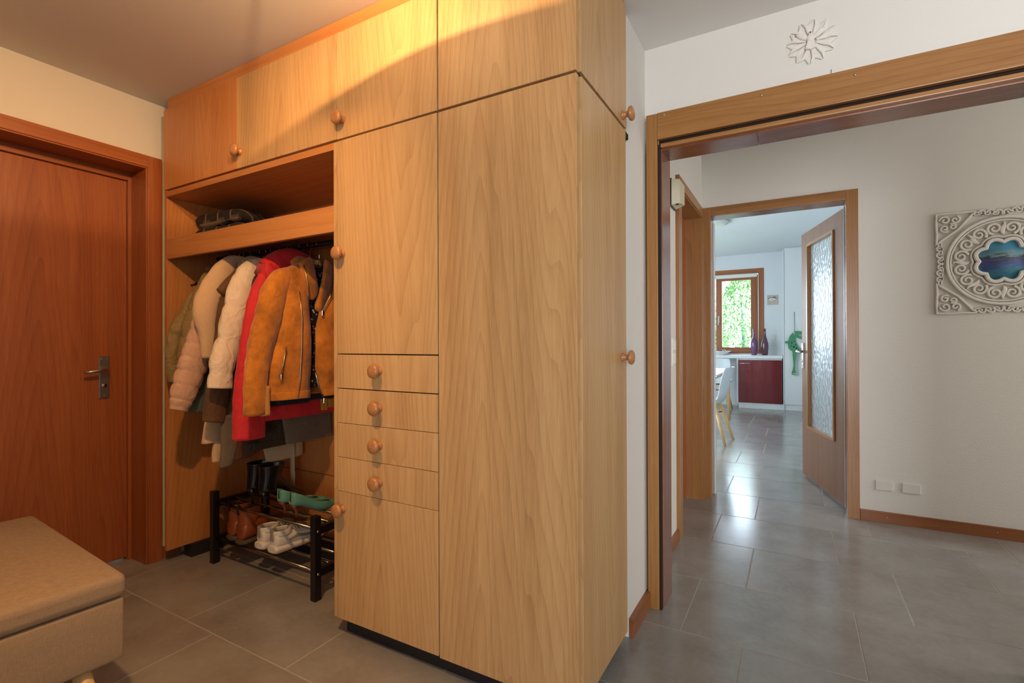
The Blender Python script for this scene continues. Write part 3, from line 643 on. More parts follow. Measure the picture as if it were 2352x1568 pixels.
# 4 taupe cotton coat and 5 dark brown coat, hems low behind the parka
X = -2.172
c = coat('taupe_coat', X, 'taupe cotton coat with straight hem, below the red parka', 'coat')
gpart('coat_body', c, M['taupec'], body, X, [(1.47, 1.5, 1.74, .010), (1.42, 1.42, 1.82, .012), (1.1, 1.46, 1.83, .012), (.78, 1.55, 1.84, .014), (.645, 1.575, 1.85, .016)], wr=.003)
hanger(X, 1.475, 'dark coat hanger carrying the taupe coat', M['black'])
X = -2.202
c = coat('dark_brown_coat', X, 'dark brown nylon coat with creased hem, behind the red parka', 'coat')
gpart('coat_body', c, M['darkc'], body, X, [(1.46, 1.5, 1.74, .010), (1.42, 1.42, 1.82, .014), (1.0, 1.40, 1.8, .014), (.75, 1.385, 1.66, .016), (.655, 1.38, 1.63, .018)], wr=.006, wf=40)
gpart('hem_band', c, M['darkc'], body, X + .004, [(.675, 1.39, 1.60, .018), (.64, 1.385, 1.60, .02)], n=6)
hanger(X, 1.465, 'dark coat hanger carrying the dark brown coat', M['black'])
# 6 cream puffer
X = -2.262
c = coat('cream_puffer', X, 'cream puffer jacket with fat quilted sleeve', 'jacket')
gpart('jacket_body', c, M['creamp'], body, X, [(1.525, 1.50, 1.74, .024), (1.495, 1.44, 1.80, .032), (1.42, 1.42, 1.83, .040), (1.2, 1.41, 1.84, .044), (1.0, 1.385, 1.85, .044), (.915, 1.375, 1.85, .04)], quilt=.135, qd=.35, n=70)
gpart('sleeve', c, M['creamp'], sleeve, X + .012, [(1.535, 1.530, .014), (1.482, 1.515, .036), (1.434, 1.455, .064), (1.398, 1.36, .070), (1.366, 1.25, .066), (1.340, 1.15, .060), (1.310, 1.05, .058), (1.296, .935, .054)], th=.62, quilt=.150, qd=.14, n=80)
gpart('sleeve', c, M['creamp'], sleeve, X, [(1.80, 1.49, .04), (1.86, 1.3, .055), (1.86, .95, .05)], th=.5, quilt=.128)
gpart('collar', c, M['creamp'], sleeve, X, [(1.53, 1.50, .022), (1.56, 1.535, .026), (1.62, 1.53, .028), (1.70, 1.52, .022)], th=.8, n=18)
m = MB(); m.box(X + .05, X + .056, 1.362, 1.372, .975, 1.02, bev=.002); obj('pocket_zip', m, M['black'], c)
hanger(X, 1.50, 'dark coat hanger carrying the cream puffer', M['black'])
# 7 brown waxed coat
X = -2.335
c = coat('brown_waxed_coat', X, 'brown waxed coat with a silver snap on its collar tab', 'coat')
gpart('coat_body', c, M['brownc'], body, X, [(1.49, 1.5, 1.74, .012), (1.44, 1.42, 1.82, .018), (1.1, 1.40, 1.84, .02), (.8, 1.39, 1.80, .02), (.58, 1.385, 1.50, .02)], wr=.004)
gpart('front_flap', c, M['taupec'], body, X + .012, [(.80, 1.345, 1.43, .010), (.66, 1.345, 1.42, .01), (.56, 1.338, 1.39, .01)], n=14)
gpart('sleeve', c, M['brownc'], sleeve, X + .004, [(1.43, 1.45, .04), (1.392, 1.3, .056), (1.366, 1.1, .054), (1.335, .9, .052), (1.312, .775, .05)], th=.4)
gpart('collar', c, M['brownc'], sleeve, X + .022, [(1.335, 1.372, .022), (1.385, 1.425, .026), (1.43, 1.478, .024), (1.475, 1.525, .016)], th=.25, n=18)
m = MB(); m.lathe([(.0001, .004), (.006, .003), (.0065, 0)], (X + .030, 1.346, 1.374), 'x', 14); obj('snap', m, M['chrome'], c)
hanger(X, 1.48, 'dark coat hanger carrying the brown waxed coat', M['black'])
# 8 ivory long knit with belt
X = -2.375
c = coat('ivory_cardigan', X, 'long ivory knitted cardigan with loose belt hanging lowest of all', 'cardigan')
gpart('cardigan_body', c, M['ivory'], body, X, [(1.47, 1.5, 1.74, .010), (1.42, 1.42, 1.82, .014), (1.0, 1.45, 1.82, .014), (.7, 1.56, 1.82, .016), (.525, 1.61, 1.82, .02)], wr=.004, wf=20)
m = MB(); m.tube([(X + .02, 1.745, .60), (X + .022, 1.742, .5), (X + .018, 1.748, .42), (X + .02, 1.745, .35)], .019, 10, flat=.3); obj('belt', m, M['ivory'], c)
gpart('hem_panel', c, M['bluec'], body, X - .004, [(.66, 1.5, 1.62, .008), (.605, 1.5, 1.62, .008)], n=6)
hanger(X, 1.475, 'dark coat hanger carrying the ivory cardigan', M['black'])
# 9 beige wool coat
X = -2.425
c = coat('beige_wool_coat', X, 'beige wool coat with wide folded sleeve', 'coat')
gpart('coat_body', c, M['beigew'], body, X, [(1.55, 1.50, 1.74, .02), (1.525, 1.42, 1.80, .024), (1.45, 1.40, 1.83, .026), (1.1, 1.40, 1.84, .026), (.8, 1.335, 1.80, .024), (.665, 1.315, 1.42, .02)], wr=.005, wf=18)
gpart('sleeve', c, M['beigew'], sleeve, X + .012, [(1.525, 1.562, .008), (1.462, 1.548, .026), (1.418, 1.495, .050), (1.362, 1.38, .068), (1.328, 1.285, .062), (1.340, 1.18, .046), (1.338, 1.068, .028)], th=.38)
gpart('sleeve', c, M['beigew'], sleeve, X, [(1.80, 1.50, .04), (1.855, 1.3, .05), (1.85, 1.05, .045)], th=.35)
gpart('collar', c, M['beigew'], sleeve, X + .012, [(1.505, 1.535, .026), (1.56, 1.562, .022), (1.62, 1.555, .02), (1.68, 1.54, .02)], th=.6, n=16)
gpart('belt', c, M['beigew'], sleeve, X + .01, [(1.385, .68, .022), (1.378, .62, .022), (1.374, .57, .02)], th=.3, n=10)
hanger(X, 1.53, 'dark coat hanger carrying the beige wool coat', M['black'])
# 10 dusty pink quilted jacket
X = -2.505
c = coat('pink_quilted_jacket', X, 'dusty pink jacket with narrow quilted sleeve', 'jacket')
gpart('jacket_body', c, M['pinkq'], body, X, [(1.47, 1.5, 1.74, .018), (1.44, 1.42, 1.82, .024), (1.2, 1.42, 1.84, .028), (1.0, 1.42, 1.84, .028), (.90, 1.42, 1.84, .028)], quilt=.055, qd=.3, n=80)
gpart('sleeve', c, M['pinkq'], sleeve, X + .014, [(1.44, 1.44, .045), (1.398, 1.33, .062), (1.360, 1.2, .066), (1.322, 1.08, .068), (1.285, .96, .064), (1.258, .875, .054), (1.247, .845, .042)], th=.5, quilt=.066, qd=.10, n=120)
gpart('cuff', c, M['pinkq'], sleeve, X + .014, [(1.249, .85, .040), (1.246, .838, .041), (1.243, .828, .039)], th=.52, n=10)
hanger(X, 1.46, 'dark coat hanger carrying the pink quilted jacket', M['black'])
# 11 pale blue shirt
X = -2.565
c = coat('pale_blue_shirt', X, 'pale blue shirt squeezed between two quilted jackets', 'shirt')
gpart('shirt_body', c, M['bluec'], body, X, [(1.52, 1.51, 1.72, .008), (1.49, 1.44, 1.79, .010), (1.2, 1.42, 1.80, .012), (.86, 1.40, 1.80, .012)], wr=.004)
gpart('sleeve', c, M['tealc'], sleeve, X + .006, [(1.46, 1.47, .035), (1.42, 1.25, .05), (1.39, 1.0, .05), (1.365, .80, .045)], th=.3)
hanger(X, 1.50, 'dark coat hanger carrying the pale blue shirt', M['black'])
# 12 olive puffer
X = -2.68
c = coat('olive_puffer', X, 'olive green puffer jacket next to the wardrobe side panel', 'jacket')
gpart('jacket_body', c, M['olive'], body, X, [(1.51, 1.51, 1.73, .026), (1.48, 1.46, 1.79, .034), (1.42, 1.43, 1.82, .044), (1.2, 1.40, 1.84, .05), (1.0, 1.37, 1.84, .048), (.94, 1.37, 1.84, .04)], quilt=.1, qd=.35, n=70)
gpart('sleeve', c, M['olive'], sleeve, X + .03, [(1.52, 1.525, .012), (1.488, 1.50, .03), (1.46, 1.44, .044), (1.432, 1.35, .052), (1.404, 1.24, .058), (1.382, 1.12, .058), (1.372, .98, .053)], th=.55, quilt=.13, qd=.15, n=80)
gpart('sleeve', c, M['olive'], sleeve, X - .03, [(1.44, 1.40, .03), (1.395, 1.28, .045), (1.352, 1.18, .05), (1.335, 1.06, .046), (1.345, .95, .042)], th=.6, quilt=.12, qd=.15, n=80)
gpart('collar', c, M['olive'], sleeve, X + .01, [(1.475, 1.54, .014), (1.50, 1.515, .026), (1.55, 1.50, .03), (1.62, 1.50, .026)], th=.8, n=18)
hanger(X, 1.485, 'dark coat hanger carrying the olive puffer', M['black'])
for X in (-2.74, -2.60):
    hanger(X, 1.495, {-2.74: 'spare dark hanger beside the niche side panel', -2.60: 'dark hanger squeezed behind the pale blue shirt'}[X], M['black'])

# ------------------------------------------------------------------ shoe rack and shoes
rk = empty('shoe_rack', (-2.24, 1.62, 0), label='low black shoe rack with metal rails under the coats', cat='shoe rack')
RX0, RX1, RF, RB = -2.632, -1.852, 1.489, 1.775
for x in (RX0, RX1):
    for y in (RF, RB): boxo('leg', (x - .0165, x + .0165, y - .0165, y + .0165, 0, .372), M['black'], rk, .002)
    for z in (.305, .118): boxo('side_bar', (x - .014, x + .014, RF + .0165, RB - .0165, z - .017, z + .017), M['black'], rk, .002)
for z in (.312, .124):
    for k in range(4):
        y = RF + .004 + k * .0905; m = MB(); m.tube([(RX0 + .005, y, z), (RX1 - .005, y, z)], .0075, 12); obj('rail', m, M['rail_metal'], rk)
    for y in (RF,):
        m = MB(); m.lathe([(.0001, .0025), (.006, .002), (.0065, -.001)], (RX1 + .0165, y, z - .006), 'x', 12); obj('bolt', m, M['chrome'], rk)
def shoe_loft(mb, ox, oy, oz, st, open_top=None, seg=24):
    """stations (t along +Y, half width, z bottom, z top, x shift)"""
    P = catmull(st, 26); rings = []
    for tt, w, zb, zt, dx in P:
        zc = (zb + zt) / 2; hz = (zt - zb) / 2
        rings.append([(ox + dx + w * math.copysign(abs(math.cos(a)) ** .8, math.cos(a)), oy + tt, oz + zc + hz * math.copysign(abs(math.sin(a)) ** .75, math.sin(a))) for a in [2 * PI * k / seg for k in range(seg)]])
    mb.loft(rings)
def oval(mb, rows_, n=20, seg=24, cap=True):
    rings = []
    for x, y, z, a, b in catmull(rows_, n):
        rings.append([(x + a * math.cos(q), y + b * math.sin(q), z) for q in [2 * PI * k / seg for k in range(seg)]])
    mb.loft(rings, cap=cap)
M['blk_leather'] = plain('black_polished_leather', srgb(26, 24, 24), 0.22, coat=0.3)
M['brn_leather'] = plain('cognac_leather', srgb(138, 70, 32), 0.38, noise=0.2, nscale=14, coat=0.15)
M['sole_dark'] = plain('dark_rubber_sole', srgb(84, 70, 52), 0.8)
M['teal_leather'] = plain('teal_green_leather', srgb(98, 152, 130), 0.38, noise=0.15, nscale=14)
M['heel_wood'] = plain('brown_stacked_heel', srgb(124, 66, 40), 0.4, noise=0.15)
M['insole'] = plain('beige_insole', srgb(198, 166, 124), 0.7)
M['sneaker'] = plain('white_sneaker_leather', srgb(226, 216, 200), 0.55, noise=0.05)
M['gum'] = plain('gum_sole', srgb(176, 136, 96), 0.7)
M['mesh_grey'] = plain('grey_mesh_lining', srgb(150, 140, 124), 0.9, noise=0.2, nscale=200)
M['lace'] = plain('white_lace', srgb(206, 204, 204), 0.8)
M['inner_dark'] = plain('dark_shoe_inside', srgb(20, 17, 16), 0.9)
TOP, LOW = .320, .132
def ankle_boot():
    s = empty('ankle_boot', (0, 0, 0), label='black leather ankle boot with stiletto heel, top tier of shoe rack', cat='shoe', group='pair of black stiletto ankle boots')
    m = MB(); shoe_loft(m, 0, 0, 0, [(-.03, .012, .085, .12, 0), (-.018, .030, .076, .15, 0), (.02, .034, .070, .165, 0), (.07, .034, .045, .15, 0), (.12, .038, .010, .09, 0), (.165, .036, .003, .06, 0), (.20, .022, .004, .036, 0), (.222, .006, .008, .02, 0)]); obj('upper', m, M['blk_leather'], s)
    m = MB(); oval(m, [(0, .014, .085, .034, .050), (0, .014, .12, .036, .050), (0, .020, .15, .039, .053), (0, .028, .18, .043, .062), (0, .032, .207, .046, .068)], cap=False); sh = obj('shaft', m, M['blk_leather'], s); solid(sh, .003)
    m = MB(); oval(m, [(0, .02, .185, .037, .046), (0, .02, .186, .02, .02), (0, .02, .1865, .001, .001)], n=6); obj('shaft_lining', m, M['inner_dark'], s)
    m = MB(); m.tube([(0, -.018, .085), (0, -.012, .055), (0, -.008, .02), (0, -.008, .0)], [.020, .011, .0075, .007], 14); obj('heel', m, M['blk_leather'], s)
    m = MB(); m.tube([(.012, -.028, .09), (.016, -.026, .14), (.018, -.024, .20)], .0016, 6); obj('seam', m, M['blk_leather'], s)
    return s
def pump():
    s = empty('court_shoe', (0, 0, 0), label='teal green pointed court shoe with thin brown heel, top tier of shoe rack', cat='shoe', group='pair of teal court shoes')
    P = catmull([(-.030, .008, .070, .118, 0), (-.022, .024, .062, .121, 0), (.010, .032, .056, .108, 0), (.055, .031, .036, .078, 0), (.10, .035, .012, .054, 0), (.145, .037, .003, .046, 0), (.19, .024, .004, .040, 0), (.222, .010, .008, .026, 0), (.235, .002, .012, .018, 0)], 30)
    m = MB(); rings = []
    for tt, w, zb, zt, dx in P:
        ring = []
        for k in range(21):
            u = k / 20 * 2 - 1; a = abs(u)
            x = math.copysign(w * min(1, 1.55 * a ** .6 if a < .5 else 1.02), u) if tt < .165 else w * math.sin(u * PI * .98) * (1 if a < .5 else 1)
            z = zb + (zt - zb) * max(0, (a - .35) / .65) ** 1.1 if tt < .165 else (zb + zt) / 2 - (zt - zb) / 2 * math.cos(u * PI * .98)
            ring.append((x if tt >= .165 else w * math.copysign(min(1, (a / .55) ** .7), u), tt, z))
        rings.append(ring)
    m.loft(rings, closed=False); o = obj('upper', m, M['teal_leather'], s); solid(o, .0025)
    m = MB(); m.loft([[(-w * .82, tt, zb + .006), (0, tt, zb + .004), (w * .82, tt, zb + .006)] for tt, w, zb, zt, dx in P if tt < .18], closed=False); o = obj('insole', m, M['insole'], s); solid(o, .002)
    m = MB(); m.tube([(0, -.012, .064), (0, -.004, .042), (0, .002, .02), (0, .002, 0)], [.019, .0085, .0058, .0055], 12); obj('heel', m, M['heel_wood'], s)
    return s
def chelsea():
    s = empty('chelsea_boot', (0, 0, 0), label='cognac brown leather ankle boot with flat sole, lower tier of shoe rack', cat='shoe', group='pair of cognac leather boots')
    m = MB(); shoe_loft(m, 0, 0, 0, [(-.045, .016, .024, .07, 0), (-.036, .036, .022, .10, 0), (.01, .040, .022, .125, 0), (.07, .040, .022, .115, 0), (.13, .045, .022, .082, 0), (.19, .044, .022, .066, 0), (.225, .030, .022, .056, 0), (.245, .008, .024, .04, 0)]); obj('upper', m, M['brn_leather'], s)
    m = MB(); oval(m, [(0, 0, .07, .038, .046), (0, .002, .10, .038, .046), (0, .006, .125, .040, .050), (0, .008, .16, .041, .054), (0, .008, .182, .042, .056)], cap=False); o = obj('shaft', m, M['brn_leather'], s); solid(o, .003)
    m = MB(); oval(m, [(0, .006, .165, .037, .05), (0, .006, .166, .02, .03), (0, .006, .1665, .001, .001)], n=6); obj('shaft_lining', m, M['inner_dark'], s)
    m = MB(); shoe_loft(m, 0, 0, 0, [(-.048, .02, 0, .024, 0), (-.038, .040, 0, .025, 0), (.02, .041, 0, .025, 0), (.13, .048, 0, .025, 0), (.2, .046, 0, .025, 0), (.235, .03, 0, .024, 0), (.25, .008, .002, .022, 0)]); obj('sole', m, M['sole_dark'], s)
    m = MB(); m.tube([(0, -.048, .15), (0, -.058, .185), (0, -.046, .20), (0, -.038, .172)], .008, 8, flat=.25); obj('pull_tab', m, M['inner_dark'], s)
    return s
def sneaker():
    s = empty('sneaker', (0, 0, 0), label='white low-top sneaker with gum sole, lower tier of shoe rack', cat='shoe', group='pair of white sneakers')
    m = MB(); shoe_loft(m, 0, 0, 0, [(-.042, .012, .026, .08, 0), (-.036, .030, .022, .092, 0), (.0, .037, .022, .086, 0), (.05, .037, .022, .080, 0), (.10, .041, .022, .080, 0), (.15, .046, .022, .066, 0), (.20, .043, .022, .054, 0), (.232, .028, .022, .048, 0), (.25, .008, .024, .036, 0)]); obj('upper', m, M['sneaker'], s)
    m = MB(); shoe_loft(m, 0, 0, 0, [(-.05, .018, .004, .034, 0), (-.042, .037, .0, .036, 0), (.02, .041, .0, .032, 0), (.12, .048, .0, .028, 0), (.2, .047, .002, .028, 0), (.24, .030, .006, .028, 0), (.258, .008, .012, .026, 0)]); sl = obj('sole', m, M['sneaker'], s)
    m = MB(); shoe_loft(m, 0, 0, -.0008, [(-.049, .018, .004, .015, 0), (-.041, .0375, .0, .012, 0), (.02, .0415, .0, .010, 0), (.12, .0485, .0, .010, 0), (.2, .0475, .002, .012, 0), (.24, .030, .006, .014, 0), (.257, .008, .012, .016, 0)]); obj('outsole', m, M['gum'], sl)
    m = MB(); oval(m, [(0, .006, .078, .035, .046), (0, .004, .092, .034, .047), (0, .002, .103, .031, .044)], n=8, cap=False); o = obj('collar', m, M['sneaker'], s); solid(o, .008)
    m = MB(); oval(m, [(0, .006, .086, .030, .042), (0, .006, .0861, .015, .02), (0, .006, .0862, .001, .001)], n=5); obj('lining', m, M['mesh_grey'], s)
    m = MB(); m.box(-.010, .010, -.050, -.038, .06, .112, bev=.004); obj('heel_tab', m, M['mesh_grey'], s)
    m = MB(); rings = []
    m.tube([(0, .055, .094), (0, .10, .090), (0, .14, .076)], [.018, .020, .016], 12, flat=.35); obj('tongue', m, M['mesh_grey'], s)
    m = MB()
    for k in range(5):
        y = .062 + k * .018; z = .096 - .0045 * k; m.tube([(-.026, y, z - .012), (-.012, y + .006, z + .001), (.012, y - .003, z + .002), (.026, y + .004, z - .012)], .0022, 6)
    m.tube([(0, .06, .098), (.025, .05, .112), (.035, .075, .108), (.01, .07, .1), (-.02, .055, .115), (-.035, .085, .106), (-.004, .075, .1)], .0018, 6); obj('laces', m, M['lace'], s)
    m = MB(); m.tube([(.039, .02, .05), (.042, .06, .06), (.046, .10, .05), (.048, .15, .045)], .006, 8, flat=.3); obj('side_stripe', m, M['mesh_grey'], s)
    return s
def pair(maker, spots, z, rz, labels):
    s = maker()
    for i, (x, y) in enumerate(spots):
        o = s if i == 0 else copytree(s, (0, 0, 0))
        o.location = (x, y, z); o.rotation_euler = (0, 0, rz); o['label'] = labels[i]
pair(ankle_boot, [(-2.405, 1.560), (-2.300, 1.556)], TOP, 0, ['black stiletto ankle boot with its twin between it and the teal shoes', 'black stiletto ankle boot standing right beside the teal court shoes'])
pair(pump, [(-2.135, 1.540), (-2.045, 1.536)], TOP, -.12, ['teal pointed court shoe standing right beside the black boots', 'teal pointed court shoe with its twin between it and the black boots'])
pair(chelsea, [(-2.515, 1.545), (-2.420, 1.535)], LOW, 0, ['cognac leather flat boot on lower tier, close to the rack end leg', 'cognac leather flat boot on lower tier, right beside the white sneakers'])
pair(sneaker, [(-2.285, 1.552), (-2.185, 1.552)], LOW, 0, ['white gum-soled sneaker right beside the cognac boots', 'white gum-soled sneaker with its twin between it and the cognac boots'])

# ------------------------------------------------------------------ upholstered storage bench
bn = empty('storage_bench', (-2.2, 0.52, 0), label='taupe fabric storage bench with lid and splayed wooden legs', cat='bench')
ang = math.radians(-4.2); bc = Vector((-1.765, 0.738, 0)); ux = Vector((-math.cos(ang), -math.sin(ang), 0)); uy = Vector((ux.y, -ux.x, 0)) * 1.0
if uy.y > 0: uy = -uy
def bp(a, b, z): return bc + ux * a + uy * b + Vector((0, 0, z))
def bbox(mb, a0, a1, b0, b1, z0, z1, bev, seg=4, puff=0.0):
    bm = bmesh.new(); bmesh.ops.create_cube(bm, size=1.0)
    bmesh.ops.subdivide_edges(bm, edges=bm.edges[:], cuts=6, use_grid_fill=True)
    ctr = ((a0 + a1) / 2, (b0 + b1) / 2, (z0 + z1) / 2); hs_ = ((a1 - a0) / 2, (b1 - b0) / 2, (z1 - z0) / 2)
    for v in bm.verts:
        p = []
        for i in range(3):
            k_ = int(round((v.co[i] + .5) * 7)); h_ = hs_[i]; p.append([-h_, -h_ + .4 * bev, -h_ + bev, -h_ / 3, h_ / 3, h_ - bev, h_ - .4 * bev, h_][k_])
        q = [max(-(hs_[i] - bev), min(hs_[i] - bev, p[i])) for i in range(3)]; d = Vector([p[i] - q[i] for i in range(3)])
        if d.length > 1e-9: d = d.normalized() * bev
        r_ = [q[i] + d[i] for i in range(3)]
        u_, w_ = p[0] / hs_[0], p[1] / hs_[1]
        if p[2] > 0: r_[2] += puff * (1 - u_ * u_) * (1 - w_ * w_)
        v.co = bp(ctr[0] + r_[0], ctr[1] + r_[1], ctr[2] + r_[2])
    bm.verts.index_update(); mb.add([v.co.copy() for v in bm.verts], [[v.index for v in f.verts] for f in bm.faces], True); bm.free()
m = MB(); bbox(m, 0, .95, 0, .44, .372, .442, .022, puff=.012); obj('lid', m, M['bench_fabric'], bn)
m = MB(); bbox(m, .006, .944, .006, .434, .186, .370, .010); obj('box_body', m, M['bench_fabric'], bn)
for a, b, sa, sb in ((.050, .100, -1, -1), (.90, .100, 1, -1), (.050, .34, -1, 1), (.90, .34, 1, 1)):
    m = MB(); m.tube([bp(a, b, .19), bp(a + sa * .035, b + sb * .015, .085), bp(a + sa * .07, b + sb * .03, 0)], [.024, .020, .013], 16); obj('leg', m, M['light_wood'], bn)

# ------------------------------------------------------------------ flush ceiling lamp lighting the wardrobe top (just above the picture)
LX, LY, LZ = -1.12, 0.78, 2.295
lp = empty('ceiling_lamp', (LX, LY, 2.25), label='flush ceiling lamp with frosted bottom disc shining sideways on the wardrobe top', cat='lamp')
t = NT('frosted_lamp_glass'); tl = t.n('ShaderNodeBsdfTranslucent'); tl.inputs[0].default_value = (.34, .32, .28, 1); t.l(tl.outputs[0], t.o.inputs[0])
m = MB(); m.lathe([(.0001, -.033), (.14, -.033), (.14, -.037), (.0001, -.037)], (LX, LY, LZ), 'z', 64); disc = obj('frosted_disc', m, t.m, lp, (LX, LY, LZ - .035))
disc.rotation_euler = (0, math.radians(-3.5), 0)
m = MB()
for k in range(3):
    a = 2 * PI * k / 3 - PI / 2; m.tube([(LX + .12 * math.cos(a), LY + .12 * math.sin(a), LZ - .03), (LX + .10 * math.cos(a), LY + .10 * math.sin(a), H1 - .012)], .0015, 6)
m.lathe([(.0001, 0), (.11, 0), (.11, -.012), (.0001, -.012)], (LX, LY, H1), 'z', 32); obj('ceiling_plate', m, M['steel'], lp)
m = MB(); sh_ = [math.radians(-75 + 122 * k / 24) for k in range(25)]
m.loft([[(LX + r_ * math.cos(a), LY + r_ * math.sin(a), z_) for a in sh_] for r_, z_ in ((.112, H1 - .012), (.118, LZ - .026), (.114, LZ - .026), (.108, H1 - .012))], closed=False); obj('added_light_shield', m, M['steel'], lp)  # shield added out of view, keeps lamp light off the opening wall
pd = bpy.data.lights.new('lamp_bulb', 'POINT'); pd.energy = 38; pd.color = (1.0, 0.60, 0.27); pd.shadow_soft_size = 0.004
po = bpy.data.objects.new('lamp_bulb', pd); COL.objects.link(po); po.location = (0, 0, LZ - 2.25); po.parent = lp

# added warm spot, out of view, to warm the door, floor and bench
dl = empty('added_warm_spot', (-0.95, 0.30, H1 - .03), label='unseen warm ceiling spot added to warm the entrance door side', cat='lamp')
m = MB(); m.lathe([(.038, -.001), (.052, -.001), (.055, -.006), (.040, -.012), (.038, -.010)], (-.95, .30, H1), 'z', 32); obj('trim_ring', m, M['steel'], dl)
sd = bpy.data.lights.new('added_warm_spot_light', 'SPOT'); sd.energy = 125; sd.color = (1.0, 0.56, 0.23); sd.spot_size = math.radians(112); sd.spot_blend = .75; sd.shadow_soft_size = .035
so = bpy.data.objects.new('added_warm_spot_light', sd); COL.objects.link(so); so.location = (0, 0, .01); so.parent = dl
so.rotation_euler = (Vector((-2.75, 0.95, 0.55)) - Vector((-.95, .30, 2.38))).to_track_quat('-Z', 'Y').to_euler()

# ------------------------------------------------------------------ hall: switch, chime, ornament, carved panel, blank plates
sw = empty('light_switch', (-0.60, 2.87, 1.0), label='white double light switch on the wall strip beside the side door', cat='switch')
boxo('plate', (-0.60, -0.592, 2.830, 2.912, 1.003, 1.163), M['white_plastic'], sw, .003)
for z in (1.018, 1.092): boxo('rocker', (-0.593, -0.586, 2.845, 2.897, z, z + .058), M['white_plastic'], sw, .002)
ch = empty('door_chime', (-0.60, 2.86, 1.88), label='ivory door chime box with black back beside the side door frame', cat='door chime')
boxo('back_plate', (-0.60, -0.588, 2.795, 2.925, 1.883, 2.035), M['black'], ch, .002)
m = MB(); P8 = [(-0.588, 2.800, 1.888), (-0.588, 2.920, 1.888), (-0.588, 2.920, 2.030), (-0.588, 2.800, 2.030)]
Q8 = [(-0.545, 2.812, 1.893), (-0.540, 2.912, 1.905), (-0.540, 2.912, 2.012), (-0.548, 2.812, 2.026)]
m.loft([P8, Q8], smooth=False); obj('cover', m, M['cream_plastic'], ch)
boxo('sound_slot', (-0.566, -0.550, 2.798, 2.806, 1.884, 1.890), M['black'], ch)
for x in (.4314, .5654):
    b = empty('blank_plate', (x + .046, 3.885, .2), label='white blank wall plate %s' % ('nearer the kitchen doorway' if x < .5 else 'second from the kitchen doorway'), cat='wall plate')
    boxo('cover', (x, x + .0925, 3.877, 3.885, .2005, .262), M['wall'], b, .003); boxo('rim', (x + .003, x + .0895, 3.8755, 3.878, .2035, .259), M['wall'], b, .001)

# winged figure on a rosette of notched petals
og = empty('wall_ornament', (.055, 2.165, 2.17), label='whitewashed carved angel on a rosette of notched petals above the opening', cat='ornament')
OC = (.055, 2.251)
def op(u, v, d): return (OC[0] + u, 2.165 - d, OC[1] + v)
for k in range(12):
    a = 2 * PI * k / 12 + .18; ca, sa = math.cos(a), math.sin(a)
    out = [(.016, -.004), (.04, -.0085), (.060, -.0105), (.080, -.0185), (.069, -.005), (.065, 0), (.069, .005), (.080, .0185), (.060, .0105), (.04, .0085), (.016, .004)]
    pl_ = [(r * ca - w * sa, r * sa + w * ca) for r, w in out]
    m = MB(); n_ = len(pl_); lo = [op(u, v, .001) for u, v in pl_]; mid = [op(u, v, .007) for u, v in pl_]; cx_ = (.046 * ca, .046 * sa); hi = [op(cx_[0] + (u - cx_[0]) * .72, cx_[1] + (v - cx_[1]) * .72, .0095) for u, v in pl_]
    m.loft([lo, mid, hi], smooth=False); obj('petal', m, M['white_carved'], og)
fg = MB()
oval2 = lambda cu, cv, ru, rv, d0, d1, rot=0: [[op(cu + s * (ru * math.cos(q) * math.cos(rot) - rv * math.sin(q) * math.sin(rot)), cv + s * (ru * math.cos(q) * math.sin(rot) + rv * math.sin(q) * math.cos(rot)), d) for q in [2 * PI * k / 18 for k in range(18)]] for s, d in ((1, d0), (1, (d0 + d1) / 2), (.8, d1 - .0015), (.4, d1))]
m = MB(); m.loft(oval2(-.003, .026, .007, .0085, .006, .020)); obj('angel_head', m, M['white_carved'], og)
m = MB(); m.loft(oval2(-.0035, .0275, .003, .003, .0185, .0215)); obj('angel_face', m, plain('red_brown_paint', srgb(120, 52, 40), .7), og)
m = MB(); m.loft(oval2(-.003, .008, .0135, .017, .006, .024)); obj('angel_torso', m, M['white_carved'], og)
m = MB(); m.loft([[op(-.003 + u, v, d) for u, v in ((-.010, 0), (.010, 0), (.018, -.030), (0, -.035), (-.018, -.028))] for d in (.006, .018)] + [[op(-.003 + u * .8, v * .95, .021) for u, v in ((-.010, 0), (.010, 0), (.018, -.030), (0, -.035), (-.018, -.028))]], smooth=False); obj('angel_robe', m, M['white_carved'], og)
for s_ in (-1, 1):
    m = MB(); m.loft(oval2(-.003 + s_ * .026, .022, .025, .0105, .006, .019, s_ * .62)); obj('angel_wing', m, M['white_carved'], og)

# carved openwork panel with a small seascape
cp = empty('carved_wall_panel', (1.03, 3.885, 1.30), label='square white carved openwork wall panel framing a small blue seascape', cat='wall panel')
PC = (1.035, 1.600); PS = .300
def cpt(u, v, d): return (PC[0] + u * PS, 3.885 - d, PC[1] + v * PS)
def sweep(pts, w, d0=.002, d1=.015, name='scroll', closed=False):
    m = MB(); n_ = len(pts); rings = []
    for i, (u, v) in enumerate(pts):
        if closed: a_, b_ = pts[(i - 1) % n_], pts[(i + 1) % n_]
        else: a_, b_ = pts[max(i - 1, 0)], pts[min(i + 1, n_ - 1)]
        tu, tv = b_[0] - a_[0], b_[1] - a_[1]; l_ = math.hypot(tu, tv) or 1; nu, nv = -tv / l_, tu / l_
        ww = w(i / (n_ - 1)) if callable(w) else w
        rings.append([cpt(u + nu * k * ww, v + nv * k * ww, d) for k, d in ((-1, d0), (-1, d1 * .7), (-.55, d1), (.55, d1), (1, d1 * .7), (1, d0))])
    if closed: rings.append(rings[0])
    m.loft(rings, cap=not closed, smooth=False); return obj(name, m, M['white_carved'], cp)
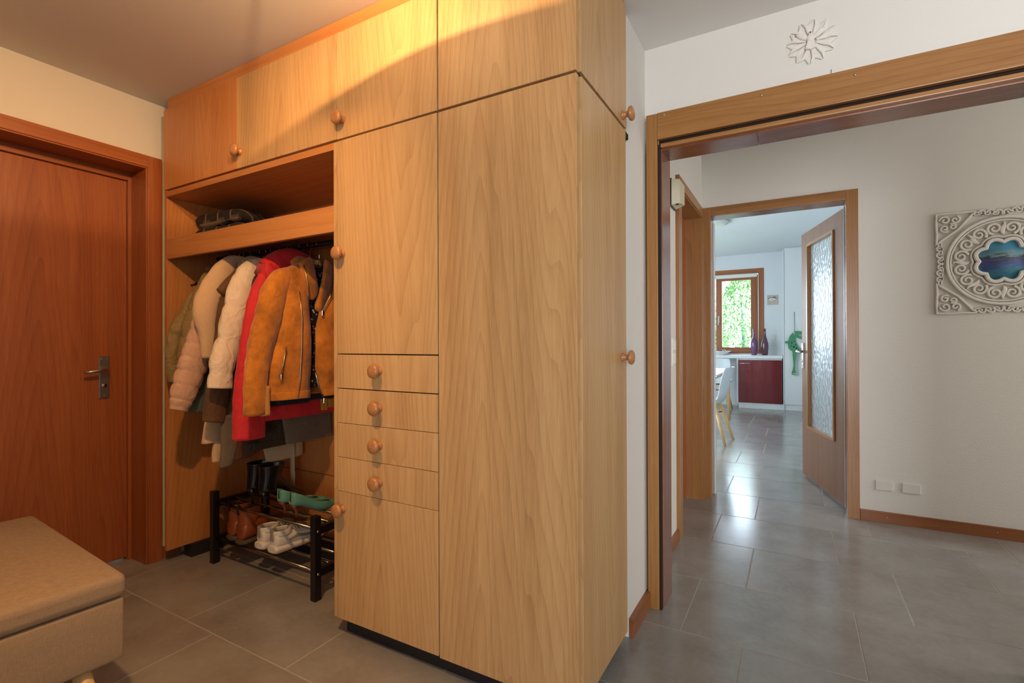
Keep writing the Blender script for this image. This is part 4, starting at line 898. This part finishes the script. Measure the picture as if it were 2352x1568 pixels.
def circ(r, n=64, c=(0, 0), a0=0, a1=2 * PI): return [(c[0] + r * math.cos(a0 + (a1 - a0) * k / n), c[1] + r * math.sin(a0 + (a1 - a0) * k / n)) for k in range(n)]
sweep(circ(.83), .028, d1=.018, name='outer_ring', closed=True)
sweep(circ(.775), .016, d1=.013, name='inner_bead', closed=True)
def lobed(r, k, amp): return [((r + amp * abs(math.sin(k / 2 * a))) * math.cos(a), (r + amp * abs(math.sin(k / 2 * a))) * math.sin(a)) for a in [2 * PI * i / 96 for i in range(96)]]
sweep(lobed(.35, 8, .075), .035, d1=.021, name='inner_frame', closed=True)
sweep(lobed(.44, 8, .05), .018, d1=.015, name='inner_frame_bead', closed=True)
def spiral(c, r, a0, turns, sgn):
    return [(c[0] + r * (1 - .82 * t_) * math.cos(a0 + sgn * turns * 2 * PI * t_), c[1] + r * (1 - .82 * t_) * math.sin(a0 + sgn * turns * 2 * PI * t_)) for t_ in [k / 26 for k in range(27)]]
tap = lambda t_: .024 - .008 * t_
for k in range(16):
    a = 2 * PI * (k + .5) / 16; s_ = 1 if k % 2 else -1
    sweep(spiral((.63 * math.cos(a), .63 * math.sin(a)), .115, a + PI + s_ * .4, 1.5, s_), tap)
for k in range(8):
    a = 2 * PI * k / 8; sweep([((.50 + .24 * t_) * math.cos(a + .03 * math.sin(6 * t_)), (.50 + .24 * t_) * math.sin(a + .03 * math.sin(6 * t_))) for t_ in [i / 8 for i in range(9)]], lambda t_: .034 * math.sin(PI * min(.97, t_ + .06)) + .008, name='leaf')
for sx in (-1, 1):
    for sy in (-1, 1):
        F = lambda pts: [(sx * p[0], sy * p[1]) for p in pts]
        sweep(F([(.99, .36), (.985, .6), (.995, .8), (.99, .99), (.8, .995), (.6, .985), (.36, .99)]), .020, name='corner_edge')
        sweep(F([(.36, .99), (.45, .93), (.55, .80), (.66, .66), (.80, .55), (.93, .45), (.99, .36)][::-1]), .020, name='corner_edge')
        for c_, r_, a_ in (((.86, .86), .085, 0), ((.70, .86), .075, 2.), ((.86, .70), .075, 4.), ((.74, .73), .06, 1.)):
            sweep(F(spiral(c_, r_, a_, 1.3, 1)), lambda t_: .019)
for k in range(4):
    R_ = lambda p: [(p[0] * math.cos(k * PI / 2) - p[1] * math.sin(k * PI / 2), p[0] * math.sin(k * PI / 2) + p[1] * math.cos(k * PI / 2))][0]
    for j, y in enumerate((-.30, -.17, -.05, .05, .17, .30)):
        s_ = 1 if y > 0 else -1
        sweep([R_(p) for p in spiral((.935 - .02 * (j in (2, 3)), y), .062, PI / 2 * s_, 1.25, -s_)], lambda t_: .018, name='edge_scroll')
    sweep([R_((.88 + .04 * abs(t_) , .42 * t_)) for t_ in [-1 + i / 8 for i in range(17)]], .014, name='edge_bar')
t = NT('seascape_painting'); t.p.inputs['Roughness'].default_value = .6
tc_ = t.mapped((1, 1, 1)); sp = t.n('ShaderNodeSeparateXYZ'); t.l(tc_, sp.inputs[0])
nz = t.n('ShaderNodeTexNoise', i_Scale=16.0, i_Detail=8.0, i_Roughness=.7); t.l(t.mapped((.6, 1, 2.2)), nz.inputs['Vector'])
hh = t.math('ADD', t.math('MULTIPLY', sp.outputs[2], 4.2), t.math('ADD', t.math('MULTIPLY', t.math('SUBTRACT', nz.outputs[0], .5), 1.0), .5))
t.l(t.ramp(hh, [(.05, srgb(40, 110, 140)), (.25, srgb(70, 130, 150)), (.38, srgb(60, 90, 150)), (.48, srgb(90, 90, 150)), (.56, srgb(50, 70, 70)), (.64, srgb(130, 160, 165)), (.78, srgb(80, 150, 180)), (.95, srgb(70, 150, 190))]), t.p.inputs['Base Color']); M['painting'] = t.m
m = MB(); m.lathe([(.0001, .010), (.124, .010), (.124, .002), (.0001, .002)], (PC[0], 3.885, PC[1]), '-y', 40); obj('painting', m, M['painting'], cp)

# ------------------------------------------------------------------ kitchen
YC = 9.52
M['burgundy'] = plain('burgundy_metallic_front', srgb(112, 26, 34), 0.28, 0.35, spec=.6, coat=.5)
sbd = empty('sideboard', (-0.55, 9.7, 0), label='low kitchen cabinet with burgundy door and bar handle under the window', cat='cabinet')
boxo('side_panel', (-0.906, -0.880, YC + .005, KW - .002, .09, .856), M['white_lac'], sbd, .001)
boxo('carcass', (-0.880, -0.205, YC + .022, KW - .002, .09, .856), M['white_lac'], sbd)
dr = boxo('door', (-0.876, -0.207, YC, YC + .02, .094, .832), M['burgundy'], sbd, .002)
m = MB(); m.tube([(-.857, YC - .025, .772), (-.686, YC - .025, .772)], .006, 10); m.tube([(-.84, YC, .772), (-.84, YC - .025, .772)], .004, 8); m.tube([(-.70, YC, .772), (-.70, YC - .025, .772)], .004, 8); obj('handle', m, M['chrome'], dr)
boxo('plinth', (-0.876, -0.19, YC + .012, YC + .03, 0, .092), M['white_lac'], sbd)
boxo('counter_top', (-3.2, -0.192, YC - .015, KW, .858, .912), M['white_lac'], None, .004, label='long white worktop running under the kitchen window', cat='worktop')
tu = empty('tall_cabinet', (.4, 9.7, 0), label='tall plain white kitchen cabinet next to the burgundy door', cat='cabinet')
boxo('side_panel', (-0.188, -0.170, YC - .006, KW, 0.0, 2.69), M['white_lac'], tu, .001)
boxo('door', (-0.166, 0.43, YC, YC + .02, .094, 2.71), M['white_lac'], tu, .002); boxo('door', (0.434, 1.08, YC, YC + .02, .094, 2.71), M['white_lac'], tu, .002)
boxo('carcass', (-0.166, 1.09, YC + .022, KW, .09, 2.72), M['white_lac'], tu); boxo('plinth', (-0.166, 1.09, YC + .012, YC + .03, 0, .092), M['white_lac'], tu)
# window
w1 = empty('window_1', (-1.5, KW, .935), label='brown wooden casement window with rolled-up white blind', cat='window', kind='structure')
WX0, WX1, WZ0, WZ1 = -2.60, -0.49, .935, 2.455
boxo('casing', (WX1 - .095, WX1, KW - .012, KW + .08, WZ0, WZ1), M['win_wood'], w1, .003)
boxo('casing', (WX0, WX0 + .095, KW - .012, KW + .08, WZ0, WZ1), M['win_wood'], w1, .003)
boxo('casing', (WX0 + .095, WX1 - .095, KW - .012, KW + .08, WZ1 - .085, WZ1), M['win_wood_h'], w1, .003)
boxo('sill_rail', (WX0 + .095, WX1 - .095, KW + .02, KW + .10, WZ0, WZ0 + .02), M['win_wood_h'], w1, .003)
gl = NT('window_glass'); tr = gl.n('ShaderNodeBsdfTransparent'); gs = gl.n('ShaderNodeBsdfGlossy', i_Roughness=0.02); fr_ = gl.n('ShaderNodeFresnel', i_IOR=1.4); mxs = gl.n('ShaderNodeMixShader'); gl.l(fr_.outputs[0], mxs.inputs[0]); gl.l(tr.outputs[0], mxs.inputs[1]); gl.l(gs.outputs[0], mxs.inputs[2]); gl.l(mxs.outputs[0], gl.o.inputs[0]); M['glass'] = gl.m
def sash(x0, x1, hl):
    s = boxo('sash_stile', (x0, x0 + .105, KW + .02, KW + .075, WZ0 + .02, WZ1 - .10), M['win_wood'], w1, .003)
    boxo('sash_stile', (x1 - .115, x1, KW + .02, KW + .075, WZ0 + .02, WZ1 - .10), M['win_wood'], w1, .003)
    boxo('sash_rail', (x0 + .105, x1 - .115, KW + .02, KW + .075, WZ0 + .02, WZ0 + .115), M['win_wood_h'], w1, .003)
    boxo('sash_rail', (x0 + .105, x1 - .115, KW + .02, KW + .075, WZ1 - .195, WZ1 - .10), M['win_wood_h'], w1, .003)
    boxo('glass_pane', (x0 + .10, x1 - .11, KW + .045, KW + .05, WZ0 + .11, WZ1 - .19), M['glass'], w1)
    if hl:
        b = boxo('window_handle', (x0 + .035, x0 + .06, KW + .008, KW + .02, 1.50, 1.62), M['white_plastic'], w1, .003)
        m = MB(); m.tube([(x0 + .047, KW + .01, 1.59), (x0 + .047, KW - .02, 1.59), (x0 + .047, KW - .022, 1.45)], .009, 10); obj('grip', m, M['white_plastic'], b)
sash(-1.285, -0.588, True); sash(-2.50, -1.305, False)
bd = boxo('roller_blind', (WX0 + .10, WX1 - .10, KW - .05, KW + .005, 2.30, 2.368), M['white_plastic'], w1, .018)
m = MB(); m.tube([(-.575, KW - .03, 2.36), (-.575, KW - .03, 1.0)], .006, 8); obj('blind_chain', m, M['white_plastic'], bd)
# vases
M['purple'] = plain('purple_glazed_ceramic', srgb(112, 66, 112), 0.12, noise=0.1, nscale=6, coat=.8)
M['plum'] = plain('plum_glazed_ceramic', srgb(88, 44, 66), 0.12, noise=0.1, nscale=6, coat=.8)
for (vx, vy), prof, mt, lb_ in (((-.637, 9.66), [(.0001, 0), (.04, 0), (.046, .02), (.058, .14), (.058, .20), (.046, .28), (.020, .31), (.017, .40), (.020, .455), (.016, .455), (.013, .40), (.0001, .38)], 'purple', 'purple straight-shouldered bottle vase on the worktop'), ((-.468, 9.66), [(.0001, 0), (.042, 0), (.05, .03), (.058, .13), (.055, .20), (.038, .27), (.020, .33), (.014, .40), (.016, .46), (.012, .46), (.010, .40), (.0001, .38)], 'plum', 'plum teardrop bottle vase on the worktop')):
    m = MB(); m.lathe(prof, (vx, vy, .912), 'z', 32); obj('bottle_vase', m, M[mt], None, (vx, vy, .912), label=lb_, cat='vase', group='vases on the worktop')
# bowl with fruit at the left end of the worktop
bw = empty('fruit_bowl', (-1.15, 9.66, .912), label='white angular bowl on the worktop left of the vases', cat='bowl')
m = MB(); m.lathe([(.0001, 0), (.06, 0), (.07, .012), (.15, .07), (.155, .072), (.145, .062), (.06, .018), (.0001, .016)], (-1.16, 9.67, .912), 'z', 28); obj('bowl', m, M['white_lac'], bw)
for fx_, fy_ in ((-1.20, 9.67), (-1.13, 9.69), (-1.16, 9.61)):
    m = MB(); m.lathe([(.0001, -.035), (.02, -.029), (.034, -.008), (.034, .012), (.02, .03), (.0001, .033)], (fx_, fy_, .972), 'z', 16); obj('plum_fruit', m, M['plum'], None, label='dark plum lying in the white bowl', cat='plum', group='plums in the bowl')
# plaque and wall switch
pq = empty('small_plaque', (-.354, KW, 1.80), label='small beige plaque with an embossed motif beside the kitchen window', cat='plaque')
boxo('board', (-.438, -.270, KW - .012, KW, 1.798, 1.965), plain('beige_board', srgb(196, 180, 168), .7), pq, .002)
m = MB()
for k, (u, v, r) in enumerate(((-.04, .01, .018), (-.015, .018, .02), (.012, .012, .018), (.035, .005, .02), (-.03, -.015, .016), (0, -.018, .016))):
    m.lathe([(r, 0), (r * .8, .006), (.0001, .009)], (-.354 + u, KW - .012, 1.89 + v), '-y', 12)
obj('white_relief', m, M['white_lac'], pq)
m = MB(); m.tube([(-.42, KW - .014, 1.905), (-.38, KW - .016, 1.918), (-.33, KW - .016, 1.91), (-.29, KW - .014, 1.905)], .005, 6); m.tube([(-.345, KW - .014, 1.93), (-.30, KW - .014, 1.93)], .004, 6); obj('dark_relief', m, M['black'], pq)
ws = empty('wall_socket', (-.347, KW, 1.13), label='white socket and switch plate beside the plum vase', cat='socket')
boxo('plate', (-.385, -.305, KW - .008, KW, 1.08, 1.26), M['white_plastic'], ws, .003); boxo('rocker', (-.37, -.32, KW - .014, KW - .006, 1.19, 1.24), M['white_plastic'], ws, .002); boxo('earth_hole', (-.349, -.341, KW - .010, KW - .006, 1.12, 1.132), M['black'], ws)
# hanging green dinosaur
M['dino'] = fabric('green_painted_wood', srgb(84, 150, 108), .1, 8, .6, .05); M['dino_dk'] = plain('dark_green_paint', srgb(24, 74, 50), .6)
dn_ = empty('toy_dinosaur', (0, YC, .6), label='green jumping-jack dinosaur toy hanging on a string from the tall white cabinet', cat='toy')
def dpoly(name, pts, y0, y1, mat):
    P_ = catmull(pts + [pts[0]], len(pts) * 4)[:-1]; m = MB(); m.prism(P_, lambda u, v: (u, y0, v), lambda u, v: (u, y1, v)); return obj(name, m, mat, dn_)
dpoly('body', [(-.02, 1.30), (-.07, 1.27), (-.105, 1.20), (-.118, 1.11), (-.105, 1.03), (-.05, .985), (.02, .98), (.07, .995), (.075, 1.005), (.045, 1.03), (.02, 1.09), (-.01, 1.15), (-.015, 1.20)], YC - .03, YC - .015, M['dino'])
dpoly('head', [(-.06, 1.27), (-.03, 1.315), (.03, 1.32), (.12, 1.31), (.17, 1.28), (.16, 1.255), (.08, 1.26), (.02, 1.255), (.05, 1.235), (.12, 1.205), (.13, 1.19), (.08, 1.185), (.01, 1.21), (-.04, 1.23)], YC - .045, YC - .03, M['dino'])
dpoly('leg', [(-.055, 1.0), (-.05, .90), (-.04, .76), (-.055, .66), (-.075, .61), (-.04, .595), (.005, .61), (-.01, .66), (-.012, .76), (.0, .90), (.01, 1.0)], YC - .055, YC - .045, M['dino'])
dpoly('leg', [(.09, 1.0), (.10, .86), (.11, .70), (.10, .62), (.16, .61), (.14, .70), (.135, .86), (.13, .99)], YC - .055, YC - .045, M['dino'])
dpoly('arm', [(-.10, 1.15), (-.14, 1.16), (-.165, 1.135), (-.15, 1.12), (-.11, 1.115)], YC - .042, YC - .032, M['dino'])
dpoly('tail', [(.06, 1.03), (.16, .99), (.26, 1.0), (.33, 1.06), (.24, 1.03), (.14, 1.06)], YC - .028, YC - .016, M['dino'])
m = MB(); m.lathe([(.0001, .006), (.014, .004), (.018, 0)], (-.022, YC - .045, 1.29), '-y', 14); ey = obj('eye', m, M['white_lac'], dn_)
m = MB(); m.lathe([(.0001, .003), (.008, .002), (.008, 0)], (-.016, YC - .051, 1.29), '-y', 10); obj('pupil', m, M['black'], ey)
for u, v in ((.045, 1.247), (.075, 1.238), (.10, 1.228), (.125, 1.222)):
    m = MB(); m.add([(u - .01, YC - .046, v + .012), (u + .01, YC - .046, v + .010), (u, YC - .046, v - .008), (u - .01, YC - .04, v + .012), (u + .01, YC - .04, v + .010), (u, YC - .04, v - .008)], [(0, 1, 2), (3, 5, 4), (0, 3, 4, 1), (1, 4, 5, 2), (2, 5, 3, 0)]); obj('tooth', m, M['white_lac'], dn_)
for u, v, r in ((-.06, 1.13, .012), (-.03, 1.06, .016), (.005, 1.04, .014), (-.005, 1.10, .011), (-.07, 1.07, .009), (.035, 1.01, .012), (-.02, 1.15, .01)):
    m = MB(); m.lathe([(.0001, .002), (r, .001), (r, 0)], (u, YC - .03, v), '-y', 10); obj('spot', m, M['dino_dk'], dn_)
for u in (-.065, -.035, -.008):
    m = MB(); m.lathe([(.0001, .003), (.01, .002), (.01, 0)], (u, YC - .055, .615), '-y', 10); obj('claw', m, M['white_lac'], dn_)
m = MB(); m.tube([(-.022, YC - .03, 1.32), (-.024, YC - .006, 1.64)], .003, 6); obj('string', m, M['dino_dk'], dn_)

# dining table and shell chairs
tb = empty('dining_table', (-1.3, 7.2, 0), label='white-topped dining table with pale tapered wooden legs', cat='table')
boxo('table_top', (-1.78, -0.82, 6.32, 8.05, .722, .75), M['white_lac'], tb, .003)
boxo('apron', (-1.70, -0.94, 6.40, 6.42, .66, .72), M['light_wood'], tb); boxo('apron', (-0.935, -0.915, 6.42, 7.95, .66, .72), M['light_wood'], tb)
for x in (-1.70, -0.88):
    for y in (6.45, 7.96): m = MB(); m.tube([(x, y, .722), (x + (.02 if x > -1 else -.02), y, 0)], [.03, .018], 12); obj('leg', m, M['light_wood'], tb)
M['shell'] = plain('white_moulded_plastic', srgb(214, 222, 228), .35)
def chair():
    e = empty('shell_chair', (0, 0, 0), label='white moulded shell chair with wooden legs drawn up to the dining table', cat='chair', group='shell chairs')
    prof = catmull([(-.22, .455), (-.20, .465), (-.10, .448), (.03, .432), (.12, .455), (.165, .54), (.195, .66), (.225, .78), (.245, .845), (.255, .855)], 30)
    rings = []
    for i, (x, z) in enumerate(prof):
        u = i / 29; w = .20 + .035 * math.sin(PI * min(1, u * 1.6)) - .06 * max(0, (u - .65) / .35) ** 2 - .03 * max(0, (.12 - u) / .12)
        row = []
        for k in range(17):
            s_ = k / 8 - 1; lift = (.055 * abs(s_) ** 2.6) * math.sin(PI * min(1, u * 1.5 + .1)) ; bk = .05 * abs(s_) ** 2.2 * max(0, min(1, (u - .35) / .3))
            row.append((x - bk, w * s_, z + (lift if u < .6 else 0)))
        rings.append(row)
    m = MB(); m.loft(rings, closed=False); o = obj('seat_shell', m, M['shell'], e); solid(o, .007)
    for sx in (-1, 1):
        for sy in (-1, 1):
            m = MB(); m.tube([(sx * .09 - .02, sy * .10, .435), (sx * .15 - .01, sy * .17, .2), (sx * .20, sy * .215, 0)], [.022, .020, .013], 12); obj('leg', m, M['light_wood'], e)
    m = MB()
    for sy in (-1, 1): m.tube([(-.13, sy * .13, .33), (.11, -sy * .13, .33)], .006, 8)
    obj('brace', m, M['black'], e)
    m = MB(); m.box(-.10, .08, -.10, .10, .418, .436, bev=.004); obj('seat_mount', m, M['light_wood'], e)
    return e
c1 = chair(); c2 = copytree(c1, (0, 0, 0)); c1.location = (-.86, 6.15, 0); c1.rotation_euler = (0, 0, -.1)
c2.location = (-1.17, 9.10, 0); c2.rotation_euler = (0, 0, PI / 2); c2['label'] = 'white moulded shell chair standing under the worktop beyond the table'
cl_ = empty('kitchen_ceiling_lamp', (-.98, 7.0, 2.64), label='flat round white lamp on the kitchen ceiling', cat='lamp')
m = MB(); m.lathe([(.0001, 0), (.22, 0), (.225, -.012), (.0001, -.014)], (-.96, 7.0, H2), 'z', 40); obj('base_ring', m, M['steel'], cl_)
m = MB(); m.lathe([(.21, -.014), (.205, -.035), (.15, -.055), (.0001, -.062)], (-.96, 7.0, H2), 'z', 40); obj('diffuser', m, M['white_plastic'], cl_)
# dried bouquet hanging on the kitchen side of the door
rb = random.Random(3); m = MB()
bcn = dp(.27, .16, 1.12)
for k in range(150):
    d = Vector((rb.gauss(0, 1), rb.gauss(0, 1), rb.gauss(0, 1))).normalized(); e1 = bcn + d * rb.uniform(.05, .11)
    m.tube([bcn + d * .01, (bcn + e1) / 2 + Vector((rb.gauss(0, .008), rb.gauss(0, .008), rb.gauss(0, .008))), e1], [.003, .0025, .005], 5)
dbq = empty('dried_bouquet', tuple(bcn - Vector((0, 0, .12))), label='dark bushy dried bouquet hung behind the textured glass door', cat='bouquet')
obj('twigs', m, plain('dark_dried_stems', srgb(58, 44, 46), .9, noise=.3), dbq, kind='stuff')
m = MB(); m.tube([tuple(bcn + Vector((0, 0, .08))), tuple(bcn - dt * .1 + Vector((0, 0, .34)))], .002, 5); obj('string', m, M['dino_dk'], dbq)

# ------------------------------------------------------------------ garden outside the kitchen window
lw = MB(); lw.box(-9, 6, KW + .3, 24, -.2, -.1); obj('garden_lawn', lw, plain('lawn_grass', srgb(96, 120, 52), .95, noise=.3, nscale=6), None, label='green lawn outside the kitchen window', cat='lawn', kind='structure')
M['leafA'] = plain('bright_green_leaf', srgb(84, 122, 52), .6, noise=.35, nscale=2); M['leafB'] = plain('blue_green_leaf', srgb(76, 102, 96), .6, noise=.3, nscale=2); M['leafC'] = plain('yellow_green_leaf', srgb(150, 150, 84), .6, noise=.3, nscale=2)
def shrub(name, x, y, h, r, mat, label, n, seed):
    q = random.Random(seed); e = empty(name, (x, y, -.1), label=label, cat='shrub')
    m = MB(); m.tube([(x, y, -.1), (x + .05, y, h * .4), (x, y, h * .75)], [.06, .045, .02], 8); obj('stem', m, M['dino_dk'], e)
    m = MB()
    for k in range(n):
        a = q.uniform(0, 2 * PI); zz = q.random(); rr_ = r * (math.sin(PI * min(1, .12 + zz * .88)) ** .6) * q.uniform(.55, 1.02)
        p = Vector((x + rr_ * math.cos(a), y + rr_ * math.sin(a), .05 + zz * h)); d1_ = Vector((q.gauss(0, 1), q.gauss(0, 1), q.gauss(0, 1))).normalized(); d2_ = d1_.orthogonal().normalized(); L_ = q.uniform(.04, .075)
        m.add([p - d1_ * L_, p + d2_ * L_ * .4, p + d1_ * L_, p - d2_ * L_ * .4], [(0, 1, 2, 3)])
    obj('foliage', m, M[mat], e, kind='stuff')
shrub('garden_shrub', -1.25, 14.4, 2.9, .75, 'leafA', 'bright green leafy shrub outside the kitchen window', 4200, 1)
shrub('garden_shrub', -2.55, 15.6, 2.0, .8, 'leafB', 'blue-green shrub further back in the garden', 3200, 2)
shrub('garden_tree', -3.9, 19.5, 4.6, 1.8, 'leafC', 'pale yellow-green tree at the end of the garden', 4200, 3)
